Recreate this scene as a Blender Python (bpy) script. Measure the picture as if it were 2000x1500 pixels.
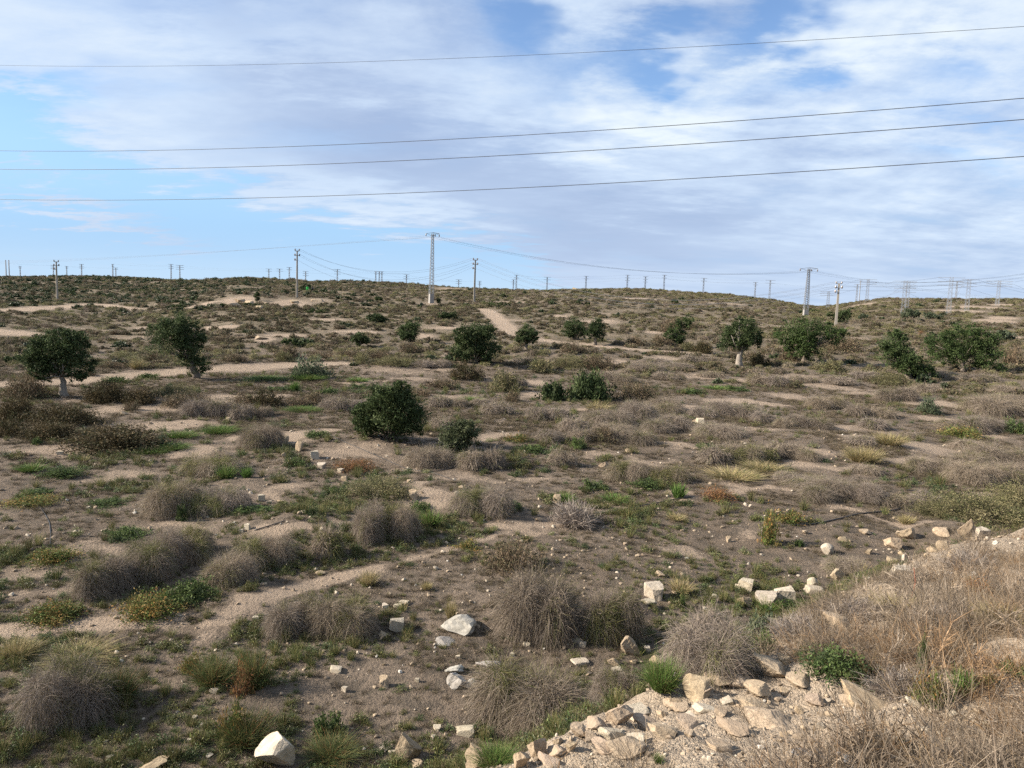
import bpy, bmesh, math, random
import numpy as np
from mathutils import Matrix, Vector

for _o in list(bpy.data.objects):
    bpy.data.objects.remove(_o)
scene = bpy.context.scene
COL = scene.collection
rad = math.radians

# ------------------------------------------------------------------ camera
EYE = np.array((0.0, 0.0, 5.0))
PITCH, ROLL, FPX = 6.3, 2.0, 1502.0
cam_d = bpy.data.cameras.new("camera")
cam_d.sensor_width = 36.0
cam_d.lens = 36.0 * FPX / 2000.0
cam_d.clip_start = 0.1
cam_d.clip_end = 9000.0
cam = bpy.data.objects.new("camera", cam_d)
RM = (Matrix.Rotation(rad(90 - PITCH), 3, 'X') @ Matrix.Rotation(rad(ROLL), 3, 'Z'))
cam.matrix_world = Matrix.Translation(Vector(EYE)) @ RM.to_4x4()
COL.objects.link(cam)
scene.camera = cam
RN = np.array(RM)

# ------------------------------------------------------------------ light
SUN_EL, SUN_AZ = 29.0, 266.0          # azimuth clockwise from +Y
sd = bpy.data.lights.new("sun", 'SUN')
sd.energy = 5.0
sd.angle = rad(0.6)
sd.color = (1.0, 0.895, 0.76)
sun = bpy.data.objects.new("sun", sd)
_s = Vector((math.sin(rad(SUN_AZ)) * math.cos(rad(SUN_EL)), math.cos(rad(SUN_AZ)) * math.cos(rad(SUN_EL)), math.sin(rad(SUN_EL))))
sun.rotation_euler = _s.to_track_quat('Z', 'Y').to_euler()
sun.location = (0, 0, 60)
COL.objects.link(sun)

scene.view_settings.view_transform = 'Standard'
scene.view_settings.look = 'None'
scene.view_settings.exposure = 1.3
scene.view_settings.gamma = 1.0
scene.view_settings.use_curve_mapping = False
scene.cycles.use_denoising = False
scene.cycles.adaptive_threshold = 0.02
scene.cycles.max_bounces = 5
scene.cycles.diffuse_bounces = 2
scene.cycles.transparent_max_bounces = 4


def ray(px, py):
    d = np.array(((px - 1000.0) / FPX, -(py - 750.0) / FPX, -1.0))
    return RN @ d


def azel(px, py):
    d = ray(px, py)
    return math.degrees(math.atan2(d[0], d[1])), math.degrees(math.atan2(d[2], math.hypot(d[0], d[1])))


# ------------------------------------------------------------------ sky
class NT:
    def __init__(self, tree):
        self.t = tree

    def n(self, kind, **kw):
        nd = self.t.nodes.new(kind)
        for k, v in kw.items():
            setattr(nd, k, v)
        return nd

    def put(self, sock, v):
        if isinstance(v, bpy.types.NodeSocket):
            self.t.links.new(v, sock)
        else:
            sock.default_value = v

    def m(self, op, a, b=0.0, c=0.0, clamp=False):
        nd = self.n('ShaderNodeMath', operation=op, use_clamp=clamp)
        for i, v in enumerate((a, b, c)):
            self.put(nd.inputs[i], v)
        return nd.outputs[0]

    def ss(self, v, lo, hi):
        nd = self.n('ShaderNodeMapRange', interpolation_type='SMOOTHSTEP')
        self.put(nd.inputs['Value'], v)
        nd.inputs['From Min'].default_value = lo
        nd.inputs['From Max'].default_value = hi
        return nd.outputs[0]

    def mix(self, f, a, b, blend='MIX'):
        nd = self.n('ShaderNodeMix', data_type='RGBA', blend_type=blend)
        self.put(nd.inputs[0], f)
        self.put(nd.inputs[6], a if not isinstance(a, tuple) else (*a, 1.0))
        self.put(nd.inputs[7], b if not isinstance(b, tuple) else (*b, 1.0))
        return nd.outputs[2]

    def noise(self, vec, scale, detail=6.0, rough=0.55, dist=0.0, col=False):
        nd = self.n('ShaderNodeTexNoise', noise_dimensions='2D')
        nd.inputs['Scale'].default_value = scale
        nd.inputs['Detail'].default_value = detail
        nd.inputs['Roughness'].default_value = rough
        nd.inputs['Distortion'].default_value = dist
        if vec is not None:
            self.t.links.new(vec, nd.inputs['Vector'])
        return nd.outputs[1 if col else 0]

    def ramp(self, v, pts):
        nd = self.n('ShaderNodeValToRGB')
        cr = nd.color_ramp
        while len(cr.elements) < len(pts):
            cr.elements.new(0.5)
        for e, (p, c) in zip(cr.elements, pts):
            e.position = p
            e.color = (*c, 1.0) if isinstance(c, tuple) else (c, c, c, 1.0)
        self.put(nd.inputs[0], v)
        return nd.outputs[0]


world = bpy.data.worlds.new("World")
scene.world = world
world.use_nodes = True
world.cycles.sampling_method = 'MANUAL'
world.cycles.sample_map_resolution = 256
world.node_tree.nodes.clear()
W = NT(world.node_tree)
out = W.n('ShaderNodeOutputWorld')
bg = W.n('ShaderNodeBackground')
W.t.links.new(bg.outputs[0], out.inputs[0])
SKY_STRENGTH = 0.1
bg.inputs['Strength'].default_value = SKY_STRENGTH
sky = W.n('ShaderNodeTexSky', sky_type='NISHITA')
sky.sun_disc = False
sky.sun_elevation = rad(SUN_EL)
sky.sun_rotation = rad(SUN_AZ)
sky.air_density = 1.0
sky.dust_density = 0.1
sky.ozone_density = 1.2
tc = W.n('ShaderNodeTexCoord')
sep = W.n('ShaderNodeSeparateXYZ')
W.t.links.new(tc.outputs['Generated'], sep.inputs[0])
X, Y, Z = sep.outputs
DEG = 57.29578
zc = W.m('MAXIMUM', Z, 0.0)
# cloud sheet coordinates: where the view ray meets a flat layer overhead
den = W.m('ADD', zc, 0.14)
comb = W.n('ShaderNodeCombineXYZ')
W.put(comb.inputs[0], W.m('DIVIDE', X, den))
W.put(comb.inputs[1], W.m('DIVIDE', Y, den))
lay = comb.outputs[0]
mapr = W.n('ShaderNodeMapping')
mapr.inputs['Rotation'].default_value = (0, 0, rad(-28))
mapr.inputs['Scale'].default_value = (0.8, 1.5, 1.0)
W.t.links.new(lay, mapr.inputs[0])
layr = mapr.outputs[0]
n_big = W.noise(layr, 0.9, 3, 0.55)
n_mid = W.noise(layr, 2.3, 7, 0.64)
n_w = W.noise(lay, 1.7, 4, 0.62)
AZ = W.m('MULTIPLY', W.m('ARCTAN2', X, Y), DEG)
EL = W.m('MULTIPLY', W.m('ARCSINE', Z), DEG)
AZw = W.m('ADD', AZ, W.m('MULTIPLY', W.m('SUBTRACT', n_w, 0.5), 14.0))
ELw = W.m('ADD', EL, W.m('MULTIPLY', W.m('SUBTRACT', n_mid, 0.5), 8.0))


_c = W.n('ShaderNodeCombineXYZ')
W.put(_c.inputs[0], AZw)
W.put(_c.inputs[1], ELw)
DIRW = _c.outputs[0]


def spot(px, py, rpx, rpy, rot=0.0):
    """soft elliptical weight round a direction (radii in photo pixels)"""
    a0, e0 = azel(px, py)
    mp = W.n('ShaderNodeMapping', vector_type='TEXTURE')
    mp.inputs['Location'].default_value = (a0, e0, 0)
    mp.inputs['Rotation'].default_value = (0, 0, rad(rot))
    mp.inputs['Scale'].default_value = (rpx / FPX * DEG, rpy / FPX * DEG, 1)
    W.t.links.new(DIRW, mp.inputs[0])
    dt = W.n('ShaderNodeVectorMath', operation='DOT_PRODUCT')
    W.t.links.new(mp.outputs[0], dt.inputs[0])
    W.t.links.new(mp.outputs[0], dt.inputs[1])
    return W.m('POWER', 0.3679, dt.outputs['Value'])


def add(*vs):
    r = vs[0]
    for v in vs[1:]:
        r = W.m('ADD', r, v)
    return r


def k(v, f):
    return W.m('MULTIPLY', v, f)


# lower edge of the cloud sheet by azimuth: clear low down on the left, down to the horizon on the right
edge_pts = []
for a, e in ((-180, 7), (-90, 10), (-48, 14.5), (-36, 11.2), (-27, 8.0), (-17, 5.2), (-6, 4.2), (0, 3.2), (5, 0.2), (9, -4), (60, -4), (120, 2), (180, 7)):
    edge_pts.append(((a + 180) / 360.0, (e + 10) / 40.0))
edge = W.m('SUBTRACT', k(W.ramp(W.m('DIVIDE', W.m('ADD', AZ, 180.0), 360.0), edge_pts), 40.0), 10.0)
below = W.ss(W.m('SUBTRACT', edge, ELw), -1.8, 1.6)
clear = add(k(spot(985, 20, 80, 75), 0.7), k(spot(1150, 110, 110, 50, 20), 0.4), k(spot(1270, 130, 45, 45), 0.6),
            k(spot(1500, 45, 130, 45, 25), 0.75), k(spot(1545, 150, 60, 30), 0.55), k(spot(1230, 60, 90, 40), 0.3),
            k(spot(1920, 290, 90, 40, -10), 0.35), k(spot(1850, 120, 120, 40, -15), 0.22), k(spot(30, 235, 120, 22, 25), 0.4))
cov = add(k(W.m('SUBTRACT', n_big, 0.5), 0.7), k(W.m('SUBTRACT', n_mid, 0.5), 0.45), 0.86)
n_puff = W.noise(lay, 3.4, 6, 0.6)
puff = k(W.m('SUBTRACT', n_puff, 0.5), 1.0)
puff = W.m('MULTIPLY', puff, W.ss(W.m('ADD', EL, k(AZ, 0.35)), 9.0, 20.0))
cov = add(cov, k(puff, 0.7))
cov = W.m('SUBTRACT', cov, clear)
cov = W.m('SUBTRACT', cov, k(below, 0.95))
alpha = W.m('ADD', k(W.ss(cov, 0.14, 0.9), 0.93), 0.05)
# thin high streaks in the clear part on the left
streak = add(k(spot(190, 428, 150, 13, -13.5), 0.75), k(spot(120, 405, 110, 10, -12), 0.5), k(spot(60, 385, 130, 14, -4), 0.45), k(spot(25, 308, 22, 9, 10), 0.8),
             k(spot(95, 335, 60, 8, 3), 0.35), k(spot(40, 510, 160, 12, 0), 0.25), k(spot(1080, 505, 90, 16, 0), 0.4))
streak = W.m('MULTIPLY', streak, W.ss(n_mid, 0.2, 0.6))
alpha = W.m('MAXIMUM', W.m('MULTIPLY', alpha, 0.95), streak)
alpha = W.m('MINIMUM', alpha, 0.96)
lum = add(0.44, k(puff, 1.1), k(W.m('SUBTRACT', n_mid, 0.5), 0.5), k(W.m('SUBTRACT', n_big, 0.5), 0.35), 
          k(spot(110, 90, 330, 150), 0.3), k(spot(1260, 215, 200, 60, 8), 0.5), k(spot(1000, 140, 120, 60), 0.15), k(spot(1720, 70, 260, 60, 8), 0.4), k(spot(1800, 190, 200, 50, 15), 0.25),
          k(spot(640, 220, 330, 70, -12), -0.34), k(spot(900, 320, 260, 60, -8), -0.2), k(spot(1180, 450, 260, 60), -0.34), k(spot(400, 30, 260, 50), 0.1),
          k(spot(760, 395, 330, 32, -5), 0.2), k(spot(1800, 400, 260, 50, 8), 0.12), k(spot(470, 25, 80, 25), -0.2))
CK = 0.42 / SKY_STRENGTH      # cloud colours below are as seen at exposure 1.3
ccol = W.ramp(lum, [(0.0, (0.40, 0.505, 0.72)), (0.3, (0.485, 0.60, 0.81)), (0.58, (0.635, 0.76, 0.94)), (0.95, (0.88, 0.96, 1.01))])
ccol = W.mix(1.0, ccol, (CK, CK, CK), 'MULTIPLY')
blue = W.mix(1.0, sky.outputs[0], (0.56, 0.65, 0.78), 'MULTIPLY')
blue = W.mix(W.ss(EL, 14.0, 2.0), blue, (0.385 * CK, 0.64 * CK, 0.95 * CK))
blue = W.mix(k(W.ss(EL, 5.0, -0.5), 0.75), blue, (0.62 * CK, 0.79 * CK, 0.95 * CK))
final = W.mix(alpha, blue, ccol)
W.t.links.new(final, bg.inputs['Color'])

# ------------------------------------------------------------------ value noise
_rt = np.random.RandomState(7).rand(256, 256)


def vnoise(x, y):
    xi = np.floor(x).astype(np.int64)
    yi = np.floor(y).astype(np.int64)
    fx, fy = x - xi, y - yi
    fx = fx * fx * (3 - 2 * fx)
    fy = fy * fy * (3 - 2 * fy)
    x0, x1, y0, y1 = xi & 255, (xi + 1) & 255, yi & 255, (yi + 1) & 255
    a = _rt[x0, y0] * (1 - fx) + _rt[x1, y0] * fx
    b = _rt[x0, y1] * (1 - fx) + _rt[x1, y1] * fx
    return (a * (1 - fy) + b * fy) * 2 - 1


def fbm(x, y, octv=4, gain=0.5):
    s, a, t = 0.0, 1.0, 0.0
    for i in range(octv):
        s = s + a * vnoise(x * 2 ** i + 17.3 * i, y * 2 ** i + 9.1 * i)
        t += a
        a *= gain
    return s / t


# ------------------------------------------------------------------ the lie of the land
# measured profiles: photo column -> (photo row, metres away); rows become heights
PROF = {
    0: [(605, 130), (585, 190), (562, 300), (547, 450), (538, 600)],
    250: [(655, 88), (625, 115), (600, 160), (575, 240), (552, 380), (540, 520)],
    500: [(660, 75), (620, 105), (585, 150), (565, 205), (550, 300), (546.5, 350)],
    750: [(670, 72), (630, 100), (600, 140), (575, 195), (556, 280), (552, 320)],
    1000: [(690, 66), (650, 90), (620, 118), (592, 155), (575, 205), (567, 260)],
    1250: [(690, 70), (650, 95), (620, 125), (590, 170), (563, 245)],
    1400: [(690, 76), (650, 102), (620, 138), (593, 190), (571, 250)],
    1500: [(695, 78), (650, 110), (620, 150), (595, 200), (580, 245)],
    1590: [(650, 115), (625, 160), (606, 230), (598, 300)],
    1750: [(690, 90), (650, 120), (620, 160), (595, 230), (581, 290)],
    2000: [(700, 90), (650, 130), (620, 180), (595, 250), (583, 300)],
}
RL = np.log(np.concatenate([np.linspace(1, 60, 30), np.geomspace(64, 4000, 60)]))
_rows, _az = [], []
for px in sorted(PROF):
    rr, zz = [1.0, 50.0], [0.0, 0.0]
    for y, d in PROF[px]:
        v = ray(px, y)
        zz.append(EYE[2] + v[2] / math.hypot(v[0], v[1]) * d)
        rr.append(d)
    rr += [rr[-1] * 1.4, rr[-1] * 2.2, 4000.0]
    zz += [zz[-1] - 1.5, zz[-1] - 3.5, zz[-1] - 3.5]
    _rows.append(np.interp(np.exp(RL), rr, zz))
    _az.append(azel(px, 600)[0])
_az = [-75.0] + _az + [75.0]
_rows = [np.minimum(_rows[0], 6)] + _rows + [np.minimum(_rows[-1], 9)]
ZT = np.array(_rows)
AZT = np.array(_az)
for _ in range(2):       # soften the kinks of the profiles
    ZT[:, 1:-1] = 0.25 * ZT[:, :-2] + 0.5 * ZT[:, 1:-1] + 0.25 * ZT[:, 2:]


def base_h(x, y):
    r = np.maximum(np.hypot(x, y), 1.01)
    a = np.degrees(np.arctan2(x, y))
    a = np.clip(a, AZT[0], AZT[-1])
    i = np.clip(np.searchsorted(AZT, a) - 1, 0, len(AZT) - 2)
    fa = (a - AZT[i]) / (AZT[i + 1] - AZT[i])
    fa = fa * fa * (3 - 2 * fa)
    lr = np.clip(np.log(r), RL[0], RL[-1])
    j = np.clip(np.searchsorted(RL, lr) - 1, 0, len(RL) - 2)
    fr = (lr - RL[j]) / (RL[j + 1] - RL[j])
    z0 = ZT[i, j] * (1 - fr) + ZT[i, j + 1] * fr
    z1 = ZT[i + 1, j] * (1 - fr) + ZT[i + 1, j + 1] * fr
    return z0 * (1 - fa) + z1 * fa


def at_height(px, py, z):
    v = ray(px, py)
    t = (z - EYE[2]) / v[2]
    return EYE + v * t


# crest of the rubble bank the camera stands on: photo point and height of the crest
CREST = [at_height(px, py, z) for px, py, z in ((1035, 1505, 2.3), (1195, 1405, 2.25), (1450, 1292, 2.1), (1640, 1185, 1.8), (1880, 1070, 1.25), (2010, 1034, 1.0), (2300, 985, 0.6))]
CREST = [np.array((-40.0, -18.0, 2.2)), np.array((-6.0, 0.3, 2.3)), np.array((-1.2, 3.2, 2.3))] + CREST + [np.array((45.0, 40.0, 0.1))]
CREST = np.array(CREST)


def crest_sd(x, y):
    best = np.full(x.shape, 1e9)
    sgn = np.ones(x.shape)
    hz = np.zeros(x.shape)
    for a, b in zip(CREST[:-1], CREST[1:]):
        ex, ey = b[0] - a[0], b[1] - a[1]
        L2 = ex * ex + ey * ey
        t = np.clip(((x - a[0]) * ex + (y - a[1]) * ey) / L2, 0, 1)
        dx, dy = x - (a[0] + t * ex), y - (a[1] + t * ey)
        d = np.hypot(dx, dy)
        m = d < best
        best = np.where(m, d, best)
        sgn = np.where(m, np.where(ex * dy - ey * dx > 0, -1.0, 1.0), sgn)
        hz = np.where(m, a[2] + t * (b[2] - a[2]), hz)
    return best * sgn, hz


# low mounds and banks on the flat (photo point, radii in metres, height)
MOUNDS = []


def height(x, y):
    x = np.asarray(x, float)
    y = np.asarray(y, float)
    r = np.hypot(x, y)
    z = base_h(x, y)
    z = z + 0.16 * fbm(x / 5.0, y / 5.0, 3) * np.clip(r / 10, 0.3, 1) + 0.06 * fbm(x / 1.1, y / 1.1, 5, 0.6)
    far = np.clip((r - 60) / 80, 0, 1)
    z = z + far * (0.55 * fbm(x / 23.0, y / 23.0, 3) + 0.0022 * r * fbm(x / 70.0 + 5, y / 70.0, 2))
    for mx, my, rx, ry, ang, hh in MOUNDS:
        c, s = math.cos(ang), math.sin(ang)
        u = ((x - mx) * c + (y - my) * s) / rx
        v = (-(x - mx) * s + (y - my) * c) / ry
        z = z + hh * np.exp(-(u * u + v * v))
    near = r < 60
    if np.any(near):
        xn, yn = x[near], y[near]
        sd_, hz = crest_sd(xn, yn)
        sd_ = sd_ + 0.22 * fbm(xn / 0.9 + 3, yn / 0.9, 3) + 0.35 * fbm(xn / 3.1, yn / 3.1 + 8, 2)
        up = hz + 0.24 * np.maximum(sd_, 0)
        up = np.minimum(up, 3.35)
        down = hz - 0.8 * np.maximum(-sd_, 0)
        b = np.where(sd_ > 0, up, down) + 0.13 * fbm(xn / 0.5, yn / 0.5, 5, 0.62)
        zz = z[near]
        kk = 0.25                         # smooth maximum
        hh = np.clip(0.5 + 0.5 * (b - zz) / kk, 0, 1)
        z = z.copy()
        z[near] = zz * (1 - hh) + b * hh + kk * hh * (1 - hh)
    return z


_T = np.geomspace(2.0, 3500.0, 420)


def hit(px, py):
    """where the view ray through a photo point meets the land: world point and depth"""
    v = ray(px, py)
    p = EYE[None, :] + v[None, :] * _T[:, None]
    dz = p[:, 2] - height(p[:, 0], p[:, 1])
    idx = np.nonzero(dz < 0)[0]
    i = idx[0] if len(idx) else len(_T) - 2
    i = max(i, 1)
    ts = np.linspace(_T[i - 1], _T[i], 14)
    p = EYE[None, :] + v[None, :] * ts[:, None]
    dz = p[:, 2] - height(p[:, 0], p[:, 1])
    idx = np.nonzero(dz < 0)[0]
    i = max(idx[0] if len(idx) else 13, 1)
    t0, t1 = ts[i - 1], ts[i]
    f = dz[i - 1] / (dz[i - 1] - dz[i]) if dz[i - 1] != dz[i] else 0.5
    t = t0 + (t1 - t0) * min(max(f, 0), 1)
    q = EYE + v * t
    q[2] = float(height(np.array([q[0]]), np.array([q[1]]))[0])
    return q, t


for px, py, wpx, dm, hh in ((830, 965, 130, 1.0, 0.28), (590, 1030, 120, 1.2, 0.3), (700, 860, 110, 2.5, 0.22), (900, 715, 90, 4, 0.4), (1080, 690, 120, 5, 0.5), (1000, 905, 90, 1.0, 0.2),
                            (760, 720, 80, 3, 0.3), (1650, 870, 160, 2.5, 0.25), (1500, 960, 200, 1.6, 0.2), (480, 1180, 160, 0.8, 0.15), (1230, 1190, 40, 0.4, 0.18), (1880, 1055, 60, 1.0, 0.35)):
    q, t = hit(px, py)
    MOUNDS.append((q[0], q[1], max(wpx * t / FPX, 0.3), dm, 0.0, hh))


def zat(x, y):
    return float(height(np.array([x]), np.array([y]))[0])


# ------------------------------------------------------------------ bare soil, tracks (where nothing grows)
BARE = []   # polylines / blobs: (points, halfwidth)


def track(pts, hw):
    w = []
    for a, b in zip(pts[:-1], pts[1:]):
        for f in np.linspace(0, 1, 5)[:-1]:
            w.append(hit(a[0] + (b[0] - a[0]) * f, a[1] + (b[1] - a[1]) * f)[0][:2])
    w.append(hit(*pts[-1])[0][:2])
    BARE.append((np.array(w), hw))


track([(-40, 752), (120, 746), (230, 736), (400, 722), (480, 718), (560, 714), (660, 711)], 1.35)
track([(0, 607), (100, 601), (190, 594), (232, 600), (272, 605)], 2.6)
track([(0, 647), (45, 652)], 2.6)
track([(-30, 1235), (200, 1222), (430, 1193), (640, 1132), (850, 1082), (1010, 1032), (1180, 1000), (1350, 972), (1500, 950)], 0.24)
track([(948, 604), (975, 625), (1003, 650)], 1.5)
track([(1003, 650), (1045, 663), (1100, 670), (1220, 681), (1350, 690)], 1.4)
track([(380, 600), (405, 592), (420, 588)], 1.6)
BLOBS = [(1810, 876, 70, 15), (1645, 758, 110, 7), (1400, 738, 75, 6), (770, 723, 95, 8), (862, 692, 14, 8), (1000, 1034, 80, 15), (1480, 952, 70, 7), (430, 1193, 110, 12),
         (1620, 832, 90, 6), (1500, 838, 60, 6), (690, 880, 120, 22), (860, 955, 90, 14), (600, 1015, 110, 16), (250, 800, 110, 12), (1170, 628, 50, 6), (1110, 615, 20, 4),
         (1600, 905, 60, 8), (1920, 850, 60, 6), (1830, 790, 70, 6), (60, 1160, 90, 14), (1240, 1190, 28, 26), (100, 880, 110, 14), (560, 850, 90, 12), (1060, 772, 60, 8),
         (900, 930, 80, 14), (1700, 1000, 90, 8), (1040, 745, 40, 6), (1920, 940, 40, 10), (470, 587, 46, 10), (570, 592, 55, 8), (620, 587, 40, 6), (1870, 607, 60, 3), (1905, 601, 60, 3), (1940, 627, 45, 4), (1960, 622, 30, 3),
         (1960, 596, 30, 2), (840, 594, 40, 3), (880, 565, 40, 3), (1090, 617, 25, 3), (1190, 612, 40, 3), (1330, 618, 60, 2), (700, 648, 60, 4), (560, 655, 50, 4), (880, 640, 60, 3), (300, 640, 60, 4),
         (510, 662, 22, 7), (1000, 590, 60, 2), (1250, 583, 60, 2), (1420, 593, 60, 2), (1700, 593, 40, 2), (1720, 608, 40, 2), (820, 655, 40, 5), (1260, 900, 70, 9), (1330, 870, 60, 8), (160, 1085, 120, 12), (330, 830, 120, 9), (480, 775, 90, 7), (700, 745, 60, 5), (870, 775, 70, 6), (960, 855, 70, 9), (1130, 800, 40, 5), (1350, 795, 60, 5), (1450, 785, 70, 5), (1560, 775, 70, 5), (1700, 770, 60, 5), (1850, 820, 60, 6), (1690, 855, 60, 6), (1780, 900, 70, 8), (1560, 875, 70, 6), (1450, 880, 60, 7), (1150, 890, 60, 8), (1050, 930, 70, 9), (750, 1010, 80, 9), (560, 960, 90, 12), (240, 920, 100, 9), (400, 880, 80, 10), (150, 780, 60, 6), (820, 740, 70, 5), (1950, 975, 40, 6), (1380, 960, 60, 6), (780, 905, 60, 9), (350, 1040, 90, 9), (1340, 1075, 80, 9), (1450, 1030, 70, 8), (640, 700, 60, 4), (860, 720, 60, 4), (1180, 705, 70, 4), (1300, 700, 50, 4), (1560, 735, 60, 4), (1820, 735, 60, 4), (1000, 625, 40, 3), (1280, 650, 40, 3), (1450, 635, 60, 3), (1550, 640, 40, 3), (250, 660, 60, 4), (140, 640, 60, 3), (420, 640, 50, 4), (640, 625, 50, 3), (1650, 660, 60, 3), (1980, 660, 40, 3)]
BLW = []
for px, py, rx, ry in BLOBS:
    q, t = hit(px, py)
    q2, _ = hit(px, py - ry)
    q1, _ = hit(px, py + ry)
    BLW.append((q[0], q[1], rx * t / FPX, max(0.5 * math.hypot(*(q2 - q1)[:2]), 0.25)))


def bare(x, y):
    """0..1: how bare the soil is"""
    m = np.zeros(x.shape)
    jx = x + 1.3 * fbm(x / 1.6, y / 1.6 + 4, 4, 0.6)
    jy = y + 1.5 * fbm(x / 1.6 + 9, y / 1.6, 4, 0.6)
    for pts, hw in BARE:
        d = np.full(x.shape, 1e9)
        for a, b in zip(pts[:-1], pts[1:]):
            ex, ey = b - a
            L2 = ex * ex + ey * ey + 1e-9
            t = np.clip(((x - a[0]) * ex + (y - a[1]) * ey) / L2, 0, 1)
            d = np.minimum(d, np.hypot(x - a[0] - t * ex, y - a[1] - t * ey))
        brk = 0.35 * fbm(x / 0.5, y / 0.5 + 2, 4, 0.65) + (1.3 * fbm(x / 1.1 + 6, y / 1.1, 3) - 0.25 if hw < 0.5 else 0)
        m = np.maximum(m, np.clip(1.4 - d / hw * 0.9 + brk, 0, 1))
    for bx, by, ra, rb in BLW:
        L = math.hypot(bx, by)
        c, s = bx / L, by / L          # s,c: radial direction
        dx, dy = jx - bx, jy - by
        rr = (dx * c + dy * s) / rb
        tt = (-dx * s + dy * c) / ra
        stg = 0.82 + 0.25 * math.sin(bx * 12.9 + by * 7.7)
        m = np.maximum(m, stg * np.clip(1.5 - 1.1 * np.sqrt(rr * rr + tt * tt), 0, 1))
    return m


# ------------------------------------------------------------------ mesh helpers
def new_mesh(name, V, F, cols=None, mat=None, smooth=False):
    """V (n,3), F (m,k) all the same k"""
    me = bpy.data.meshes.new(name)
    V = np.ascontiguousarray(V, np.float32)
    F = np.ascontiguousarray(F, np.int32)
    n, (m, kk) = len(V), F.shape
    me.vertices.add(n)
    me.vertices.foreach_set('co', V.ravel())
    me.loops.add(m * kk)
    me.loops.foreach_set('vertex_index', F.ravel())
    me.polygons.add(m)
    me.polygons.foreach_set('loop_start', np.arange(m, dtype=np.int32) * kk)
    me.polygons.foreach_set('loop_total', np.full(m, kk, np.int32))
    if smooth:
        me.polygons.foreach_set('use_smooth', np.ones(m, bool))
    me.update(calc_edges=True)
    if cols is not None:
        a = me.attributes.new('Col', 'FLOAT_COLOR', 'POINT')
        c4 = np.ones((n, 4), np.float32)
        c4[:, :3] = cols
        a.data.foreach_set('color', c4.ravel())
    if mat is not None:
        me.materials.append(mat)
    return me


def quads_mesh(name, Q, C, mat):
    """Q (n,4,3) loose quads, C (n,4,3) colours"""
    n = len(Q)
    return new_mesh(name, Q.reshape(-1, 3), np.arange(n * 4).reshape(n, 4), C.reshape(-1, 3), mat)


def link(name, me, loc=(0, 0, 0), rot=(0, 0, 0), scl=(1, 1, 1), parent=None):
    o = bpy.data.objects.new(name, me)
    o.location = loc
    o.rotation_euler = rot
    o.scale = scl
    if parent is not None:
        o.parent = parent
    COL.objects.link(o)
    return o


def tag(o, label=None, cat=None, group=None, kind=None):
    for key, v in (('label', label), ('category', cat), ('group', group), ('kind', kind)):
        if v:
            o[key] = v
    return o


# ------------------------------------------------------------------ materials
def material(name):
    m = bpy.data.materials.new(name)
    m.use_nodes = True
    m.node_tree.nodes.clear()
    t = NT(m.node_tree)
    o = t.n('ShaderNodeOutputMaterial')
    return m, t, o


def veg_material(name, instanced, gloss=0.25, rough=0.6, trans=0.22):
    m, t, o = material(name)
    at = t.n('ShaderNodeAttribute', attribute_name='Col')
    if instanced:
        ti = t.n('ShaderNodeAttribute', attribute_name='tint', attribute_type='INSTANCER').outputs['Color']
    else:
        ti = t.n('ShaderNodeObjectInfo').outputs['Color']
    c = t.mix(1.0, at.outputs['Color'], ti, 'MULTIPLY')
    p = t.n('ShaderNodeBsdfPrincipled')
    t.put(p.inputs['Base Color'], c)
    p.inputs['Roughness'].default_value = rough
    p.inputs['Specular IOR Level'].default_value = gloss
    tr = t.n('ShaderNodeBsdfTranslucent')
    t.put(tr.inputs['Color'], c)
    mx = t.n('ShaderNodeMixShader')
    mx.inputs[0].default_value = trans
    t.t.links.new(p.outputs[0], mx.inputs[1])
    t.t.links.new(tr.outputs[0], mx.inputs[2])
    t.t.links.new(mx.outputs[0], o.inputs[0])
    return m


M_DRY = veg_material('dry_grass', False, 0.15, 0.7, 0.18)
M_DRYI = veg_material('dry_grass_scattered', True, 0.15, 0.7, 0.18)
M_LEAF = veg_material('leaf', False, 0.1, 0.65, 0.22)
M_LEAFI = veg_material('leaf_scattered', True, 0.3, 0.55, 0.2)


def plain(name, col, rough=0.8, metal=0.0, var=0.15, scale=6.0, bump=0.0, spec=0.3, objcol=False):
    m, t, o = material(name)
    tcn = t.n('ShaderNodeTexCoord').outputs['Object']
    nz = t.noise(tcn, scale, 5, 0.6)
    c = t.mix(nz, tuple(x * (1 - var) for x in col), tuple(min(1, x * (1 + var)) for x in col))
    if objcol:
        c = t.mix(1.0, c, t.n('ShaderNodeObjectInfo').outputs['Color'], 'MULTIPLY')
    p = t.n('ShaderNodeBsdfPrincipled')
    t.put(p.inputs['Base Color'], c)
    p.inputs['Roughness'].default_value = rough
    p.inputs['Metallic'].default_value = metal
    p.inputs['Specular IOR Level'].default_value = spec
    if bump:
        b = t.n('ShaderNodeBump')
        b.inputs['Strength'].default_value = bump
        b.inputs['Distance'].default_value = 0.02
        t.put(b.inputs['Height'], t.noise(tcn, scale * 3, 6, 0.65))
        t.put(p.inputs['Normal'], b.outputs[0])
    t.t.links.new(p.outputs[0], o.inputs[0])
    return m


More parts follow.
